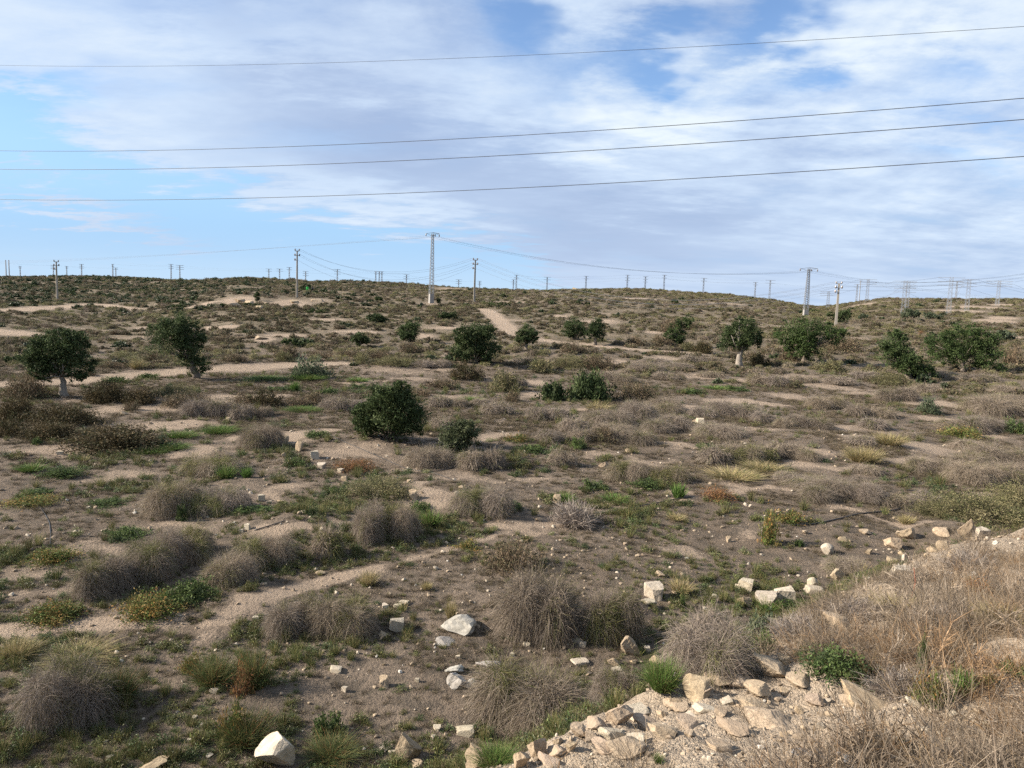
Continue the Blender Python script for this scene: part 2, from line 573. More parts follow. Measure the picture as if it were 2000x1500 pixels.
def ground_material():
    m, t, o = material('sandy_ground')
    geo = t.n('ShaderNodeNewGeometry').outputs['Position']
    b = t.n('ShaderNodeAttribute', attribute_name='bare').outputs['Fac']
    bank = t.n('ShaderNodeAttribute', attribute_name='bank').outputs['Fac']
    far = t.n('ShaderNodeAttribute', attribute_name='far').outputs['Fac']
    n1 = t.noise(geo, 0.35, 3, 0.6)
    n2 = t.noise(geo, 2.2, 5, 0.68)
    n3 = t.noise(geo, 14.0, 4, 0.7)
    n4 = t.noise(geo, 60.0, 2, 0.7)
    soil = t.mix(t.ss(n1, 0.35, 0.65), (0.132, 0.103, 0.077), (0.178, 0.140, 0.106))
    soil = t.mix(k_(t, t.ss(n2, 0.45, 0.6), 0.8), soil, (0.088, 0.073, 0.057))
    soil = t.mix(k_(t, t.ss(n3, 0.52, 0.68), 0.5), soil, (0.096, 0.074, 0.058))       # leaf litter, crumbs of earth
    soil = t.mix(k_(t, t.ss(n4, 0.60, 0.7), 0.5), soil, (0.266, 0.222, 0.181))         # grit
    sand = t.mix(t.ss(n2, 0.3, 0.75), (0.315, 0.247, 0.186), (0.265, 0.205, 0.153))
    sand = t.mix(k_(t, t.ss(n3, 0.55, 0.72), 0.45), sand, (0.185, 0.137, 0.100))
    bf = t.ss(t.m('ADD', b, t.m('ADD', k_(t, t.m('SUBTRACT', n2, 0.5), 1.7), k_(t, t.m('SUBTRACT', n3, 0.5), 0.8))), 0.3, 0.8)
    c = t.mix(bf, soil, sand)
    bsoil = t.mix(t.ss(n3, 0.35, 0.65), (0.355, 0.285, 0.212), (0.265, 0.213, 0.16))
    bsoil = t.mix(k_(t, t.ss(n4, 0.5, 0.66), 0.6), bsoil, (0.42, 0.36, 0.285))
    c = t.mix(bank, c, bsoil)
    fs = t.mix(t.ss(t.noise(geo, 0.13, 4, 0.6), 0.4, 0.6), (0.128, 0.103, 0.073), (0.172, 0.137, 0.098))
    fs = t.mix(t.ss(t.noise(geo, 1.1, 3, 0.7), 0.5, 0.6), fs, (0.078, 0.068, 0.041))
    c = t.mix(t.m('MULTIPLY', far, t.m('SUBTRACT', 1.0, bf)), c, fs)
    p = t.n('ShaderNodeBsdfPrincipled')
    t.put(p.inputs['Base Color'], c)
    p.inputs['Roughness'].default_value = 0.95
    p.inputs['Specular IOR Level'].default_value = 0.1
    bp = t.n('ShaderNodeBump')
    bp.inputs['Strength'].default_value = 0.9
    bp.inputs['Distance'].default_value = 0.09
    t.put(bp.inputs['Height'], t.m('ADD', n3, k_(t, n4, 0.35)))
    t.put(p.inputs['Normal'], bp.outputs[0])
    t.t.links.new(p.outputs[0], o.inputs[0])
    return m


def k_(t, v, f):
    return t.m('MULTIPLY', v, f)


# ------------------------------------------------------------------ ground sheet (polar grid round the viewpoint, to the horizon)
def build_ground():
    az = np.concatenate([np.linspace(-180, -60, 25)[:-1], np.linspace(-60, -40, 41)[:-1], np.linspace(-40, 40, 321)[:-1], np.linspace(40, 60, 41)[:-1], np.linspace(60, 180, 25)])
    rr = [1.2]
    while rr[-1] < 3800:
        r = rr[-1]
        rr.append(r * (1.02 if r < 3 else 1.0085 if r < 45 else 1.014 if r < 330 else 1.05))
    rr = np.array(rr)
    A, R = np.meshgrid(np.radians(az), rr)
    x, y = R * np.sin(A), R * np.cos(A)
    z = height(x.ravel(), y.ravel())
    V = np.stack([x.ravel(), y.ravel(), z], 1)
    na, nr = len(az), len(rr)
    i, j = np.meshgrid(np.arange(na - 1), np.arange(nr - 1))
    a = (j * na + i).ravel()
    F = np.stack([a, a + 1, a + na + 1, a + na], 1)[:, ::-1]
    V = np.concatenate([V, [[0, 0, zat(0.01, 0.0)]]])
    me = new_mesh('ground', V, F, None, ground_material(), True)
    xs, ys = V[:, 0], V[:, 1]
    r = np.hypot(xs, ys)
    sdv, _ = crest_sd(xs, ys)
    bk = np.clip((sdv + 0.9 + 0.4 * fbm(xs, ys, 3)) / 0.6, 0, 1) * (r < 45)
    for nm, v in (('bare', bare(xs, ys)), ('bank', bk), ('far', np.clip((r - 55) / 30, 0, 1))):
        at = me.attributes.new(nm, 'FLOAT', 'POINT')
        at.data.foreach_set('value', v.astype(np.float32))
    o = link('ground', me)
    tag(o, 'sandy scrubland rising to low hills on the skyline', None, None, 'structure')
    return o


build_ground()

# ------------------------------------------------------------------ plant shapes (all built to unit width and unit height)
def pal(rs, n, cols, wts, jit=0.16):
    cols = np.array(cols)
    c = cols[rs.choice(len(cols), n, p=np.array(wts) / np.sum(wts))]
    return c * (1 + jit * rs.randn(n, 1)).clip(0.5, 1.6)


def strips(root, d, L, droop, w, segs, col, rs, tipcol=None, sway=0.0, taper=0.85):
    """curved ribbons: root (n,3), unit d (n,3), length L, droop -> loose quads"""
    n = len(root)
    side = np.cross(d, np.array((0, 0, 1.0))) + 0.9 * rs.randn(n, 3)
    side /= np.linalg.norm(side, axis=1)[:, None] + 1e-9
    sw = sway * rs.randn(n, 3) * L[:, None]
    P = []
    for s in range(segs + 1):
        t = s / segs
        p = root + d * (L * t)[:, None] + sw * t * t
        p[:, 2] -= droop * L * t * t
        P.append(p)
    Q, C = [], []
    for s in range(segs):
        w0 = (w * (1 - taper * (s / segs) ** 1.5))[:, None] * side
        w1 = (w * (1 - taper * ((s + 1) / segs) ** 1.5))[:, None] * side
        Q.append(np.stack([P[s] - w0, P[s] + w0, P[s + 1] + w1, P[s + 1] - w1], 1))
        tc_ = col if tipcol is None else tipcol
        c0 = col * (1 - s / segs) + tc_ * (s / segs)
        c1 = col * (1 - (s + 1) / segs) + tc_ * ((s + 1) / segs)
        C.append(np.stack([c0, c0, c1, c1], 1))
    return np.concatenate(Q), np.concatenate(C)


def leaves(pos, size, rs, col, ratio=0.5, up=0.3, out_dir=None):
    n = len(pos)
    a = rs.randn(n, 3)
    if out_dir is not None:
        a = a + 0.8 * out_dir
    a[:, 2] += up
    a /= np.linalg.norm(a, axis=1)[:, None]
    b = np.cross(a, rs.randn(n, 3))
    b /= np.linalg.norm(b, axis=1)[:, None] + 1e-9
    s = (size * (0.7 + 0.6 * rs.rand(n)))[:, None]
    u, v = a * s, b * s * ratio
    Q = np.stack([pos - u * 0.5, pos + v * 0.5, pos + u * 0.5, pos - v * 0.5], 1)
    C = np.repeat(col[:, None, :], 4, 1)
    return Q, C


def fit(Q, w=1.0, h=1.0):
    v = Q.reshape(-1, 3)
    lo = np.percentile(v, 1.0, 0)
    hi = np.percentile(v, 99.0, 0)
    s = w / max(0.5 * ((hi[0] - lo[0]) + (hi[1] - lo[1])), 1e-6)
    out_ = Q.copy()
    out_[..., 0] = (Q[..., 0] - 0.5 * (lo[0] + hi[0])) * s
    out_[..., 1] = (Q[..., 1] - 0.5 * (lo[1] + hi[1])) * s
    out_[..., 2] = Q[..., 2] * (h / hi[2])
    return out_


GREY = [(0.235, 0.19, 0.143), (0.30, 0.247, 0.193), (0.165, 0.127, 0.092), (0.205, 0.172, 0.108)]
OLIVE = [(0.13, 0.125, 0.045), (0.17, 0.155, 0.065), (0.09, 0.105, 0.035)]


def g_tussock(seed, n, segs, w, green=0.15):
    """mop of fine dry blades hanging over one to four rounded crowns"""
    rs = np.random.RandomState(seed)
    nl = rs.randint(2, 6) if n > 4000 else rs.randint(1, 4)
    an = rs.rand() * 6.28 + np.arange(nl) * 6.28 / nl
    cen = np.stack([np.cos(an), np.sin(an)], 1) * (0.0 if nl == 1 else 0.26) + 0.06 * rs.randn(nl, 2)
    ra = (0.42 if nl == 1 else 0.30) * (0.8 + 0.4 * rs.rand(nl))
    hh = 0.75 + 0.35 * rs.rand(nl)
    which = rs.choice(nl, n, p=ra ** 2 / np.sum(ra ** 2))
    ph = rs.rand(n) * 6.283
    ct = rs.rand(n)
    st = np.sqrt(1 - ct * ct)
    rho = np.where(rs.rand(n) < 0.68, 1.0, 0.6 + 0.35 * rs.rand(n)) * (1 + 0.05 * rs.randn(n))
    rag = 1 + 0.13 * vnoise(ph * 1.6 + 7 * which + seed, ct * 3.0 + seed)
    nrm = np.stack([np.cos(ph) * st, np.sin(ph) * st, ct], 1)
    tan = np.stack([np.cos(ph) * ct, np.sin(ph) * ct, -st], 1)
    root = nrm * rho[:, None] * rag[:, None] * np.stack([ra[which], ra[which], 0.8 * hh[which] * 0.46], 1)
    root[:, 2] *= (ct + 1e-3) ** -0.42
    root[:, :2] += cen[which]
    comb_ = 0.5 * vnoise(ph * 2.5 + seed, ct * 4.0)[:, None]
    sidew = np.stack([-np.sin(ph), np.cos(ph), np.zeros(n)], 1)
    d = tan * 0.5 + nrm * (0.3 + 0.3 * rs.rand(n, 1)) + sidew * comb_ * 1.5 + 0.5 * rs.randn(n, 3)
    wisp = rs.rand(n) < 0.10
    d[wisp] = nrm[wisp] + 0.35 * rs.randn(int(wisp.sum()), 3)
    d /= np.linalg.norm(d, axis=1)[:, None]
    L = 0.13 + 0.14 * rs.rand(n)
    L[wisp] *= 1.25
    droop = 0.25 + 0.45 * rs.rand(n)
    c = pal(rs, n, GREY, (4, 3, 3, 2))
    tipc = pal(rs, n, GREY, (3, 4, 2, 2))
    gz = 1.2 * vnoise(root[:, 0] * 4 + seed, root[:, 1] * 4) + 0.6 * ct + 0.35 * rs.randn(n)
    gm = gz > np.percentile(gz, 100 * (1 - green))
    go = pal(rs, n, OLIVE, (3, 3, 2))
    c[gm] = go[gm]
    tipc[gm] = go[gm] * 1.25
    root[:, 2] = np.maximum(root[:, 2], 0.02)
    Q, C = strips(root, d, L, droop, np.full(n, w), segs, c, rs, tipc, 0.3)
    Q[..., 2] = np.maximum(Q[..., 2], 0.0)
    return fit(Q), C


def g_grass(seed, n, segs, w, cols, wts, spread=0.3, up=24.0, droop=0.16, sway=0.08):
    """upright grass or reed clump"""
    rs = np.random.RandomState(seed)
    ang = rs.rand(n) * 2 * np.pi
    rho = np.sqrt(rs.rand(n))
    root = np.stack([spread * rho * np.cos(ang), spread * rho * np.sin(ang), np.zeros(n)], 1)
    tilt = np.radians(np.abs(up * rho + 10 * rs.randn(n)))
    an2 = ang + 0.6 * rs.randn(n)
    d = np.stack([np.sin(tilt) * np.cos(an2), np.sin(tilt) * np.sin(an2), np.cos(tilt)], 1)
    L = 0.55 + 0.45 * rs.rand(n)
    Q, C = strips(root, d, L, droop * (0.5 + rs.rand(n)), np.full(n, w), segs, pal(rs, n, cols, wts), rs, None, sway)
    return fit(Q), C


def g_shrub(seed, nst, nlv, lw, cols, wts, stemcol=(0.12, 0.09, 0.065), flat=0.6, lsize=0.05, clump=0.06, ratio=0.45, tmin=0.35):
    """low shrub: fan of woody stems carrying little leaves in sprays"""
    rs = np.random.RandomState(seed)
    ang = rs.rand(nst) * 2 * np.pi
    ct = rs.rand(nst)
    tilt = np.arccos(1 - ct * 0.92)
    d = np.stack([np.sin(tilt) * np.cos(ang), np.sin(tilt) * np.sin(ang), np.cos(tilt)], 1)
    root = 0.07 * rs.randn(nst, 3)
    root[:, 2] = 0
    lump = 1 + 0.22 * vnoise(np.cos(ang) * 2.2 + seed, np.sin(ang) * 2.2 + tilt * 2)
    L = 0.5 * (0.75 + 0.3 * rs.rand(nst)) * lump
    Qs, Cs = strips(root, d, L, 0.12 + 0.1 * rs.rand(nst), np.full(nst, lw), 3, pal(rs, nst, [stemcol], [1]), rs, None, 0.1)
    st = rs.randint(0, nst, nlv)
    t = tmin + (1.05 - tmin) * rs.rand(nlv) ** 0.6
    pos = root[st] + d[st] * (L[st] * t)[:, None] + clump * rs.randn(nlv, 3)
    pos[:, 2] -= 0.17 * L[st] * t * t
    pos[:, 2] = np.abs(pos[:, 2])
    scol = pal(rs, nst, cols, wts, 0.2)
    Ql, Cl = leaves(pos, np.full(nlv, lsize), rs, scol[st] * (1 + 0.15 * rs.randn(nlv, 1)).clip(0.5, 1.6), ratio, 0.5, d[st])
    Q = np.concatenate([Qs, Ql])
    return fit(Q), np.concatenate([Cs, Cl])


def g_twigs(seed, n, w, cols, wts):
    """dead bush: forking bare twigs"""
    rs = np.random.RandomState(seed)
    Q, C = [], []
    nst = n // 12
    ang = rs.rand(nst) * 2 * np.pi
    tilt = np.arccos(1 - rs.rand(nst) * 0.85)
    d = np.stack([np.sin(tilt) * np.cos(ang), np.sin(tilt) * np.sin(ang), np.cos(tilt)], 1)
    root = 0.04 * rs.randn(nst, 3)
    root[:, 2] = 0
    L = 0.3 + 0.25 * rs.rand(nst)
    q, c = strips(root, d, L, 0.1 * np.ones(nst), np.full(nst, w * 2.0), 3, pal(rs, nst, cols, wts), rs, None, 0.12, 0.5)
    Q.append(q)
    C.append(c)
    st = rs.randint(0, nst, n)
    t = 0.4 + 0.6 * rs.rand(n)
    r2 = root[st] + d[st] * (L[st] * t)[:, None]
    d2 = d[st] + 0.75 * rs.randn(n, 3)
    d2 /= np.linalg.norm(d2, axis=1)[:, None]
    q, c = strips(r2, d2, 0.1 + 0.16 * rs.rand(n), 0.1 * rs.randn(n), np.full(n, w), 2, pal(rs, n, cols, wts), rs, None, 0.15)
    q[..., 2] = np.abs(q[..., 2])
    Q.append(q)
    C.append(c)
    return fit(np.concatenate(Q)), np.concatenate(C)


GREEN = [(0.060, 0.092, 0.030), (0.085, 0.115, 0.040), (0.052, 0.074, 0.034)]
FRESH = [(0.09, 0.16, 0.035), (0.12, 0.19, 0.05), (0.07, 0.12, 0.03)]
STRAW = [(0.30, 0.235, 0.125), (0.25, 0.20, 0.10), (0.34, 0.28, 0.17), (0.19, 0.18, 0.07)]
BROWN = [(0.115, 0.085, 0.055), (0.15, 0.112, 0.072), (0.085, 0.078, 0.044), (0.10, 0.095, 0.05)]
DARKH = [(0.056, 0.045, 0.022), (0.075, 0.057, 0.028), (0.046, 0.046, 0.021), (0.09, 0.066, 0.035)]
CUSH = [(0.155, 0.138, 0.07), (0.115, 0.112, 0.05), (0.185, 0.158, 0.088), (0.085, 0.09, 0.04)]
RUSS = [(0.20, 0.095, 0.042), (0.15, 0.08, 0.04), (0.24, 0.13, 0.055), (0.10, 0.085, 0.035)]
OAK = [(0.042, 0.062, 0.024), (0.060, 0.083, 0.033), (0.031, 0.047, 0.019), (0.082, 0.105, 0.047)]
GROL = [(0.085, 0.105, 0.062), (0.065, 0.085, 0.048), (0.11, 0.13, 0.085)]
ORNG = [(0.26, 0.15, 0.05), (0.22, 0.16, 0.06), (0.13, 0.12, 0.04), (0.08, 0.11, 0.03)]
DEAD = [(0.25, 0.21, 0.18), (0.19, 0.155, 0.13), (0.32, 0.28, 0.24)]

FORMS = {}


def form(kind, near):
    """list of shared meshes for a plant kind"""
    key = (kind, near)
    if key in FORMS:
        return FORMS[key]
    ms = []
    nv = 4 if near else 5
    for i in range(nv):
        sd = 100 * (ord(kind[0]) + 31 * len(kind)) + i + (50 if near else 0)
        f = 1.0 if near else 0.36
        wn = 1.0 if near else 1.75
        mat = M_DRY
        if kind == 'grey':
            Q, C = g_tussock(sd, 13000 if near else 3000, 3, 0.0019 if near else 0.0046, 0.06)
        elif kind == 'mixed':
            Q, C = g_tussock(sd, 13000 if near else 3000, 3, 0.0019 if near else 0.0046, 0.24)
        elif kind == 'heath':
            Q, C = g_shrub(sd, int(260 * f), int(9000 * f), 0.004 * wn, DARKH, (3, 3, 2, 1), (0.08, 0.06, 0.04), lsize=0.042 * wn ** 0.7, clump=0.045, ratio=0.3)
        elif kind == 'brown':
            Q, C = g_shrub(sd, int(240 * f), int(6000 * f), 0.005 * wn, BROWN, (3, 3, 2, 1), (0.13, 0.095, 0.065), lsize=0.044 * wn ** 0.7, clump=0.05, ratio=0.28)
        elif kind == 'cushion':
            Q, C = g_shrub(sd, int(200 * f), 15000 if near else 3000, 0.004 * wn, CUSH, (3, 3, 2, 2), (0.15, 0.12, 0.08), lsize=0.023 if near else 0.05, clump=0.04, ratio=0.35)
        elif kind == 'russet':
            Q, C = g_shrub(sd, int(220 * f), int(3000 * f), 0.005 * wn, RUSS, (3, 3, 2, 2), (0.15, 0.08, 0.05), lsize=0.042 * wn ** 0.7, clump=0.055, ratio=0.3)
        elif kind == 'leafy':
            Q, C = g_shrub(sd, int(150 * f), int(7500 * f), 0.006 * wn, OAK, (3, 3, 2, 2), (0.09, 0.075, 0.055), lsize=0.058 * wn ** 0.7, clump=0.055, ratio=0.5)
            mat = M_LEAF
        elif kind == 'olivebush':
            Q, C = g_shrub(sd, int(170 * f), int(4600 * f), 0.006 * wn, GROL, (3, 3, 2), (0.12, 0.10, 0.075), lsize=0.055 * wn ** 0.7, clump=0.055, ratio=0.35)
            mat = M_LEAF
        elif kind == 'weed':
            Q, C = g_shrub(sd, int(110 * f), max(int(3400 * f), 1800), 0.006 * wn, GREEN, (3, 3, 2), (0.07, 0.09, 0.035), lsize=0.056 * wn ** 0.5, clump=0.05, ratio=0.42, tmin=0.05)
            mat = M_LEAF
        elif kind == 'orange':
            Q, C = g_shrub(sd, int(150 * f), int(4200 * f), 0.006 * wn, ORNG, (1.3, 2, 3, 6), (0.13, 0.11, 0.05), lsize=0.045 * wn ** 0.5, clump=0.055, ratio=0.4, tmin=0.05)
            mat = M_LEAF
        elif kind == 'fennel':
            Q, C = g_grass(sd, int(2300 * f), 3, 0.005 * wn, GREEN + OLIVE + RUSS[:2], (3, 2, 3, 2, 2, 2, 1.2, 1), 0.36, 48, 0.25, 0.2)
        elif kind == 'reed':
            Q, C = g_grass(sd, int(420 * f) + 60, 3, 0.013 * wn, FRESH, (3, 2, 2), 0.2, 20, 0.05, 0.04)
        elif kind == 'green':
            Q, C = g_grass(sd, int(1500 * f), 3, 0.006 * wn, FRESH + OLIVE, (3, 2, 2, 1, 1, 1), 0.3, 40, 0.3)
        elif kind == 'straw':
            Q, C = g_grass(sd, int(1300 * f), 3, 0.006 * wn, STRAW, (3, 3, 2, 3), 0.3, 38, 0.22)
        elif kind == 'dead':
            Q, C = g_twigs(sd, int(1700 * f), 0.005 * wn, DEAD, (3, 3, 2))
        ms.append(quads_mesh(kind, Q, C, mat))
    FORMS[key] = ms
    return ms


NAMES = {'grey': ('grass_tussock', 'tussock'), 'mixed': ('grass_tussock', 'tussock'), 'heath': ('dark_shrub', 'shrub'), 'brown': ('brown_shrub', 'shrub'), 'cushion': ('cushion_shrub', 'shrub'),
         'russet': ('russet_shrub', 'shrub'), 'leafy': ('green_bush', 'bush'), 'olivebush': ('grey_green_bush', 'bush'), 'weed': ('green_weed', 'weed'), 'orange': ('orange_green_weed', 'weed'),
         'fennel': ('feathery_plant', 'weed'), 'reed': ('reed_clump', 'plant'), 'green': ('green_grass_clump', 'grass clump'), 'straw': ('straw_grass_clump', 'grass clump'), 'dead': ('dead_bush', 'dead bush')}
LOOKS = {'grey': 'grey-brown dry grass tussock', 'mixed': 'grey tussock flecked with yellow-green', 'heath': 'dark brown heathy shrub', 'brown': 'brown twiggy shrub', 'cushion': 'olive cushion shrub',
         'russet': 'russet dried-out shrub', 'leafy': 'dark green leafy bush', 'olivebush': 'grey-green bush', 'weed': 'low green leafy weed', 'orange': 'orange-tipped green weed',
         'fennel': 'feathery dark green plant', 'reed': 'bright green reedy clump', 'green': 'fresh green grass clump', 'straw': 'straw-yellow grass clump', 'dead': 'bare grey dead bush'}
GROUPS = {'tussock': 'dry grass tussocks on the flat', 'shrub': 'low shrubs on the flat', 'bush': 'green bushes', 'weed': 'weeds on the flat', 'plant': 'reedy plants', 'grass clump': 'grass clumps', 'dead bush': None}
PLACED = []      # (object, look, category, px, py, size in px)
prs = random.Random(5)


def plant(kind, px, py, w, h, tint=(1, 1, 1), rot=None, push=0.36):
    q, t = hit(px, py)
    wm, hm = w * t / FPX, h * t / FPX
    d = np.array((q[0], q[1]))
    d /= np.linalg.norm(d)
    x, y = q[0] + d[0] * wm * push, q[1] + d[1] * wm * push
    z = zat(x, y)
    # seen from above, part of the apparent height is the far half of the crown
    drop = math.atan2(EYE[2] - z, math.hypot(x, y))
    hm = max(hm / max(math.cos(drop), 0.3) - 0.55 * wm * math.tan(max(drop, 0)), 0.42 * hm)
    if kind in ('grey', 'mixed'):
        hm *= 0.92
    ms = form(kind, w > 62)
    me = ms[prs.randrange(len(ms))]
    v = 0.88 + 0.24 * prs.random()
    nm, cat = NAMES[kind]
    o = link(nm, me, (x, y, z - 0.02 * hm), (0, 0, prs.random() * 6.28 if rot is None else rot), (wm * 1.08, wm * 1.08, hm * 1.04))
    o.color = (tint[0] * v, tint[1] * v, tint[2] * v, 1)
    PLACED.append((o, LOOKS[kind], cat, px, py - h / 2, w))
    return o


# ---- tussocks and low shrubs of the flat: kind, photo x of the middle, y of the foot, width, height
T = """heath 226 885 186 60|heath 96 861 92 40|heath 120 833 122 48|heath 30 826 66 50|heath 20 853 60 40|brown 54 780 78 52|weed 72 869 18 14|olivebush 317 873 16 27|green 335 881 70 17
green 352 857 64 18|grey 402 815 72 38|grey 466 819 62 36|brown 476 792 56 24|brown 366 797 92 32|heath 208 788 78 42|heath 276 791 62 32|brown 257 803 30 20|grey 512 877 76 52
mixed 414 930 112 50|green 442 936 42 32|reed 482 934 24 24|mixed 334 1009 104 78|mixed 420 1008 112 64|leafy 355 1018 18 32|mixed 204 1166 104 88|mixed 300 1132 112 92|mixed 362 1102 110 78
grey 448 1146 92 74|mixed 512 1114 112 74|orange 102 1106 92 38|heath 520 794 58 38|brown 612 788 40 26|grey 518 814 30 22|green 590 806 72 15|grey 655 801 52 29|grey 691 804 36 26
mixed 856 796 46 27|grey 892 796 42 21|green 922 786 46 14|grey 967 809 60 29|grey 840 914 86 46|grey 920 918 54 40|grey 963 916 48 40|grey 862 842 46 30|cushion 750 977 132 44
mixed 945 1010 112 64|grey 722 1062 64 82|mixed 782 1057 78 78|green 840 1032 52 40|mixed 640 1093 60 64|russet 690 923 82 28|grey 1050 821 46 29|grey 1092 821 52 30|grey 1120 846 56 33
grey 1136 863 52 30|grey 1074 866 56 29|grey 1186 836 92 38|grey 1246 822 72 42|grey 1200 852 82 31|brown 1180 867 62 34|grey 1226 869 86 34|straw 1166 806 52 22|grey 1300 806 92 28
grey 1302 846 104 37|grey 1372 816 52 25|grey 1428 816 92 36|grey 1488 826 40 25|grey 1406 856 96 33|grey 1096 909 56 33|mixed 1396 907 62 42|mixed 1446 907 64 44|mixed 1496 902 44 36
mixed 1230 942 78 50|mixed 1302 946 68 42|weed 1264 957 64 23|reed 1324 976 32 32|dead 1122 1034 88 58|russet 1402 981 74 30|straw 1432 940 110 30|straw 1490 925 90 26|weed 1130 879 26 25
grey 1614 799 70 29|grey 1673 813 44 26|grey 1716 816 60 25|grey 1706 839 56 25|grey 1752 785 70 30|grey 1812 766 56 19|grey 1530 836 38 20|grey 1576 836 78 29|grey 1680 871 52 23
straw 1736 873 66 29|grey 1782 858 26 16|straw 1686 906 72 36|grey 1520 894 48 31|grey 1562 898 68 30|grey 1692 926 56 22|grey 1582 957 104 30|grey 1610 977 104 42|grey 1672 979 88 42|grey 1532 941 44 26
grey 1744 991 58 29|grey 1804 987 54 30|grey 1820 929 78 37|grey 1888 922 92 42|grey 1952 912 112 46|grey 1902 947 94 46|grey 1964 942 84 42|grey 1886 881 62 26|grey 1860 841 62 26
grey 1912 846 84 34|grey 1938 811 114 42|grey 1962 791 84 21|orange 1880 857 82 26|weed 1982 847 44 29|cushion 1905 1022 190 66|cushion 1985 1000 110 60|cushion 1838 1015 90 40|olivebush 1812 809 42 32
orange 1502 1066 38 64|straw 1770 1026 36 22|straw 1672 1130 54 38|grey 1650 1128 76 44|orange 1540 1024 60 30|weed 1560 1068 16 14|straw 1330 1164 52 36|weed 1333 1187 10 24
grey 578 1243 100 76|mixed 666 1249 118 88|mixed 136 1424 168 142|fennel 232 1384 80 84|straw 150 1306 150 26|straw 32 1292 80 46|orange 104 1222 104 50|orange 300 1214 110 58|weed 372 1180 90 50
fennel 418 1348 92 72|orange 372 1318 42 42|fennel 500 1352 60 92|russet 474 1362 44 70|fennel 480 1470 110 80|orange 455 1450 60 70|fennel 648 1500 110 62|weed 640 1442 56 46|straw 720 1147 40 36|straw 834 1155 24 19
brown 1004 1124 104 68|grey 1052 1256 156 148|mixed 1190 1260 100 116|grey 1384 1326 168 140|mixed 1030 1436 200 150|green 1052 1432 50 70|mixed 1206 1374 84 84|green 1292 1366 74 76|green 968 1500 90 60|straw 880 1210 26 40
olivebush 1480 1250 60 60|green 1500 1200 50 34|straw 1320 1020 40 18|green 60 925 60 22|weed 120 935 70 24|weed 70 970 60 20|orange 60 990 90 24|weed 210 990 70 18|weed 250 1055 80 28|weed 480 1005 60 22
weed 520 1002 50 18|weed 620 855 50 16|weed 580 912 40 18|weed 660 965 40 18|green 430 850 70 22|green 300 890 60 16|weed 820 1000 40 20|orange 910 1075 60 22|weed 990 1000 60 20|orange 1010 865 50 20
weed 1040 885 60 18|green 1100 985 50 24|weed 1160 960 50 24|green 1200 985 60 20|weed 1380 880 40 14|green 700 748 50 10|weed 1350 770 50 12|weed 1440 765 40 12|green 520 745 90 14|green 600 745 70 16|weed 550 765 50 12|reed 487 785 14 16
reed 575 765 20 22|weed 640 770 40 14|weed 700 760 40 12|brown 585 795 60 22|brown 860 760 60 22|brown 820 775 50 18|heath 912 743 60 36|cushion 985 766 62 42|brown 1000 785 30 20|cushion 1060 730 52 30
cushion 1110 720 66 24|brown 1165 722 66 28|grey 1090 712 60 16|grey 1010 755 40 20|grey 1020 712 50 18|brown 1245 785 66 42|brown 1275 795 30 20|grey 1200 745 70 20|grey 1260 725 70 18|grey 1320 722 60 16|grey 1280 712 60 14
grey 1350 708 50 16|grey 1480 752 44 22|grey 1520 756 50 26|grey 1560 748 50 16|grey 1640 752 60 18|grey 1690 742 60 18|brown 1540 706 36 30|brown 1645 690 72 34|brown 1980 712 40 40|cushion 1740 752 74 24
cushion 1620 726 60 24|grey 1850 742 60 18|grey 1920 745 60 16|grey 1970 770 66 18|russet 1800 655 14 10|grey 1390 738 50 14|green 1400 762 60 10|grey 940 795 40 18|grey 1300 742 50 16|heath 1482 716 44 24
olivebush 610 740 62 42|leafy 578 738 18 16|leafy 1152 783 74 54|leafy 1078 783 44 36|cushion 705 712 38 24|cushion 765 716 70 18|brown 560 700 50 26|brown 630 700 60 18|cushion 555 706 36 20|brown 460 708 50 18
grey 830 718 50 16|grey 860 718 40 16|brown 740 702 50 18|brown 800 690 44 20|brown 690 698 34 16|cushion 905 700 40 24|brown 1120 690 60 22|brown 1240 676 44 22|brown 1290 676 40 20|heath 1370 690 36 24|cushion 1345 686 36 18
brown 1310 650 44 28|brown 1350 645 36 18|brown 410 690 60 16|brown 440 668 50 14|brown 220 720 50 16|brown 170 735 40 14|straw 268 722 34 22|brown 300 705 50 18|cushion 345 775 70 26|weed 225 748 40 14|weed 290 740 36 12""".replace('\n', '|').split('|')
for row in T:
    f = row.split()
    kd = f[0]
    px, py, w, h = map(float, f[1:])
    tint = (1, 1, 1)
    if kd in ('grey', 'mixed'):
        g = prs.random()
        tint = (1.0 - 0.05 * g, 1.0 - 0.03 * g, 1.0 + 0.08 * g)
    plant(kd, px, py, w, h, tint)

# ------------------------------------------------------------------ tubes, rocks
def tube(pts, rads, sides=7, cap=True):
    pts = np.array(pts, float)
    n = len(pts)
    V, F = [], []
    prev = None
    for i in range(n):
        d = pts[min(i + 1, n - 1)] - pts[max(i - 1, 0)]
        d /= np.linalg.norm(d) + 1e-12
        a = np.array((1.0, 0, 0)) if abs(d[0]) < 0.8 else np.array((0, 1.0, 0))
        if prev is not None:
            a = prev
        u = a - d * np.dot(a, d)
        u /= np.linalg.norm(u) + 1e-12
        prev = u
        v = np.cross(d, u)
        for s in range(sides):
            an = 2 * math.pi * s / sides
            V.append(pts[i] + (u * math.cos(an) + v * math.sin(an)) * rads[i])
    for i in range(n - 1):
        for s in range(sides):
            s2 = (s + 1) % sides
            F.append((i * sides + s, i * sides + s2, (i + 1) * sides + s2, (i + 1) * sides + s))
    return V, F


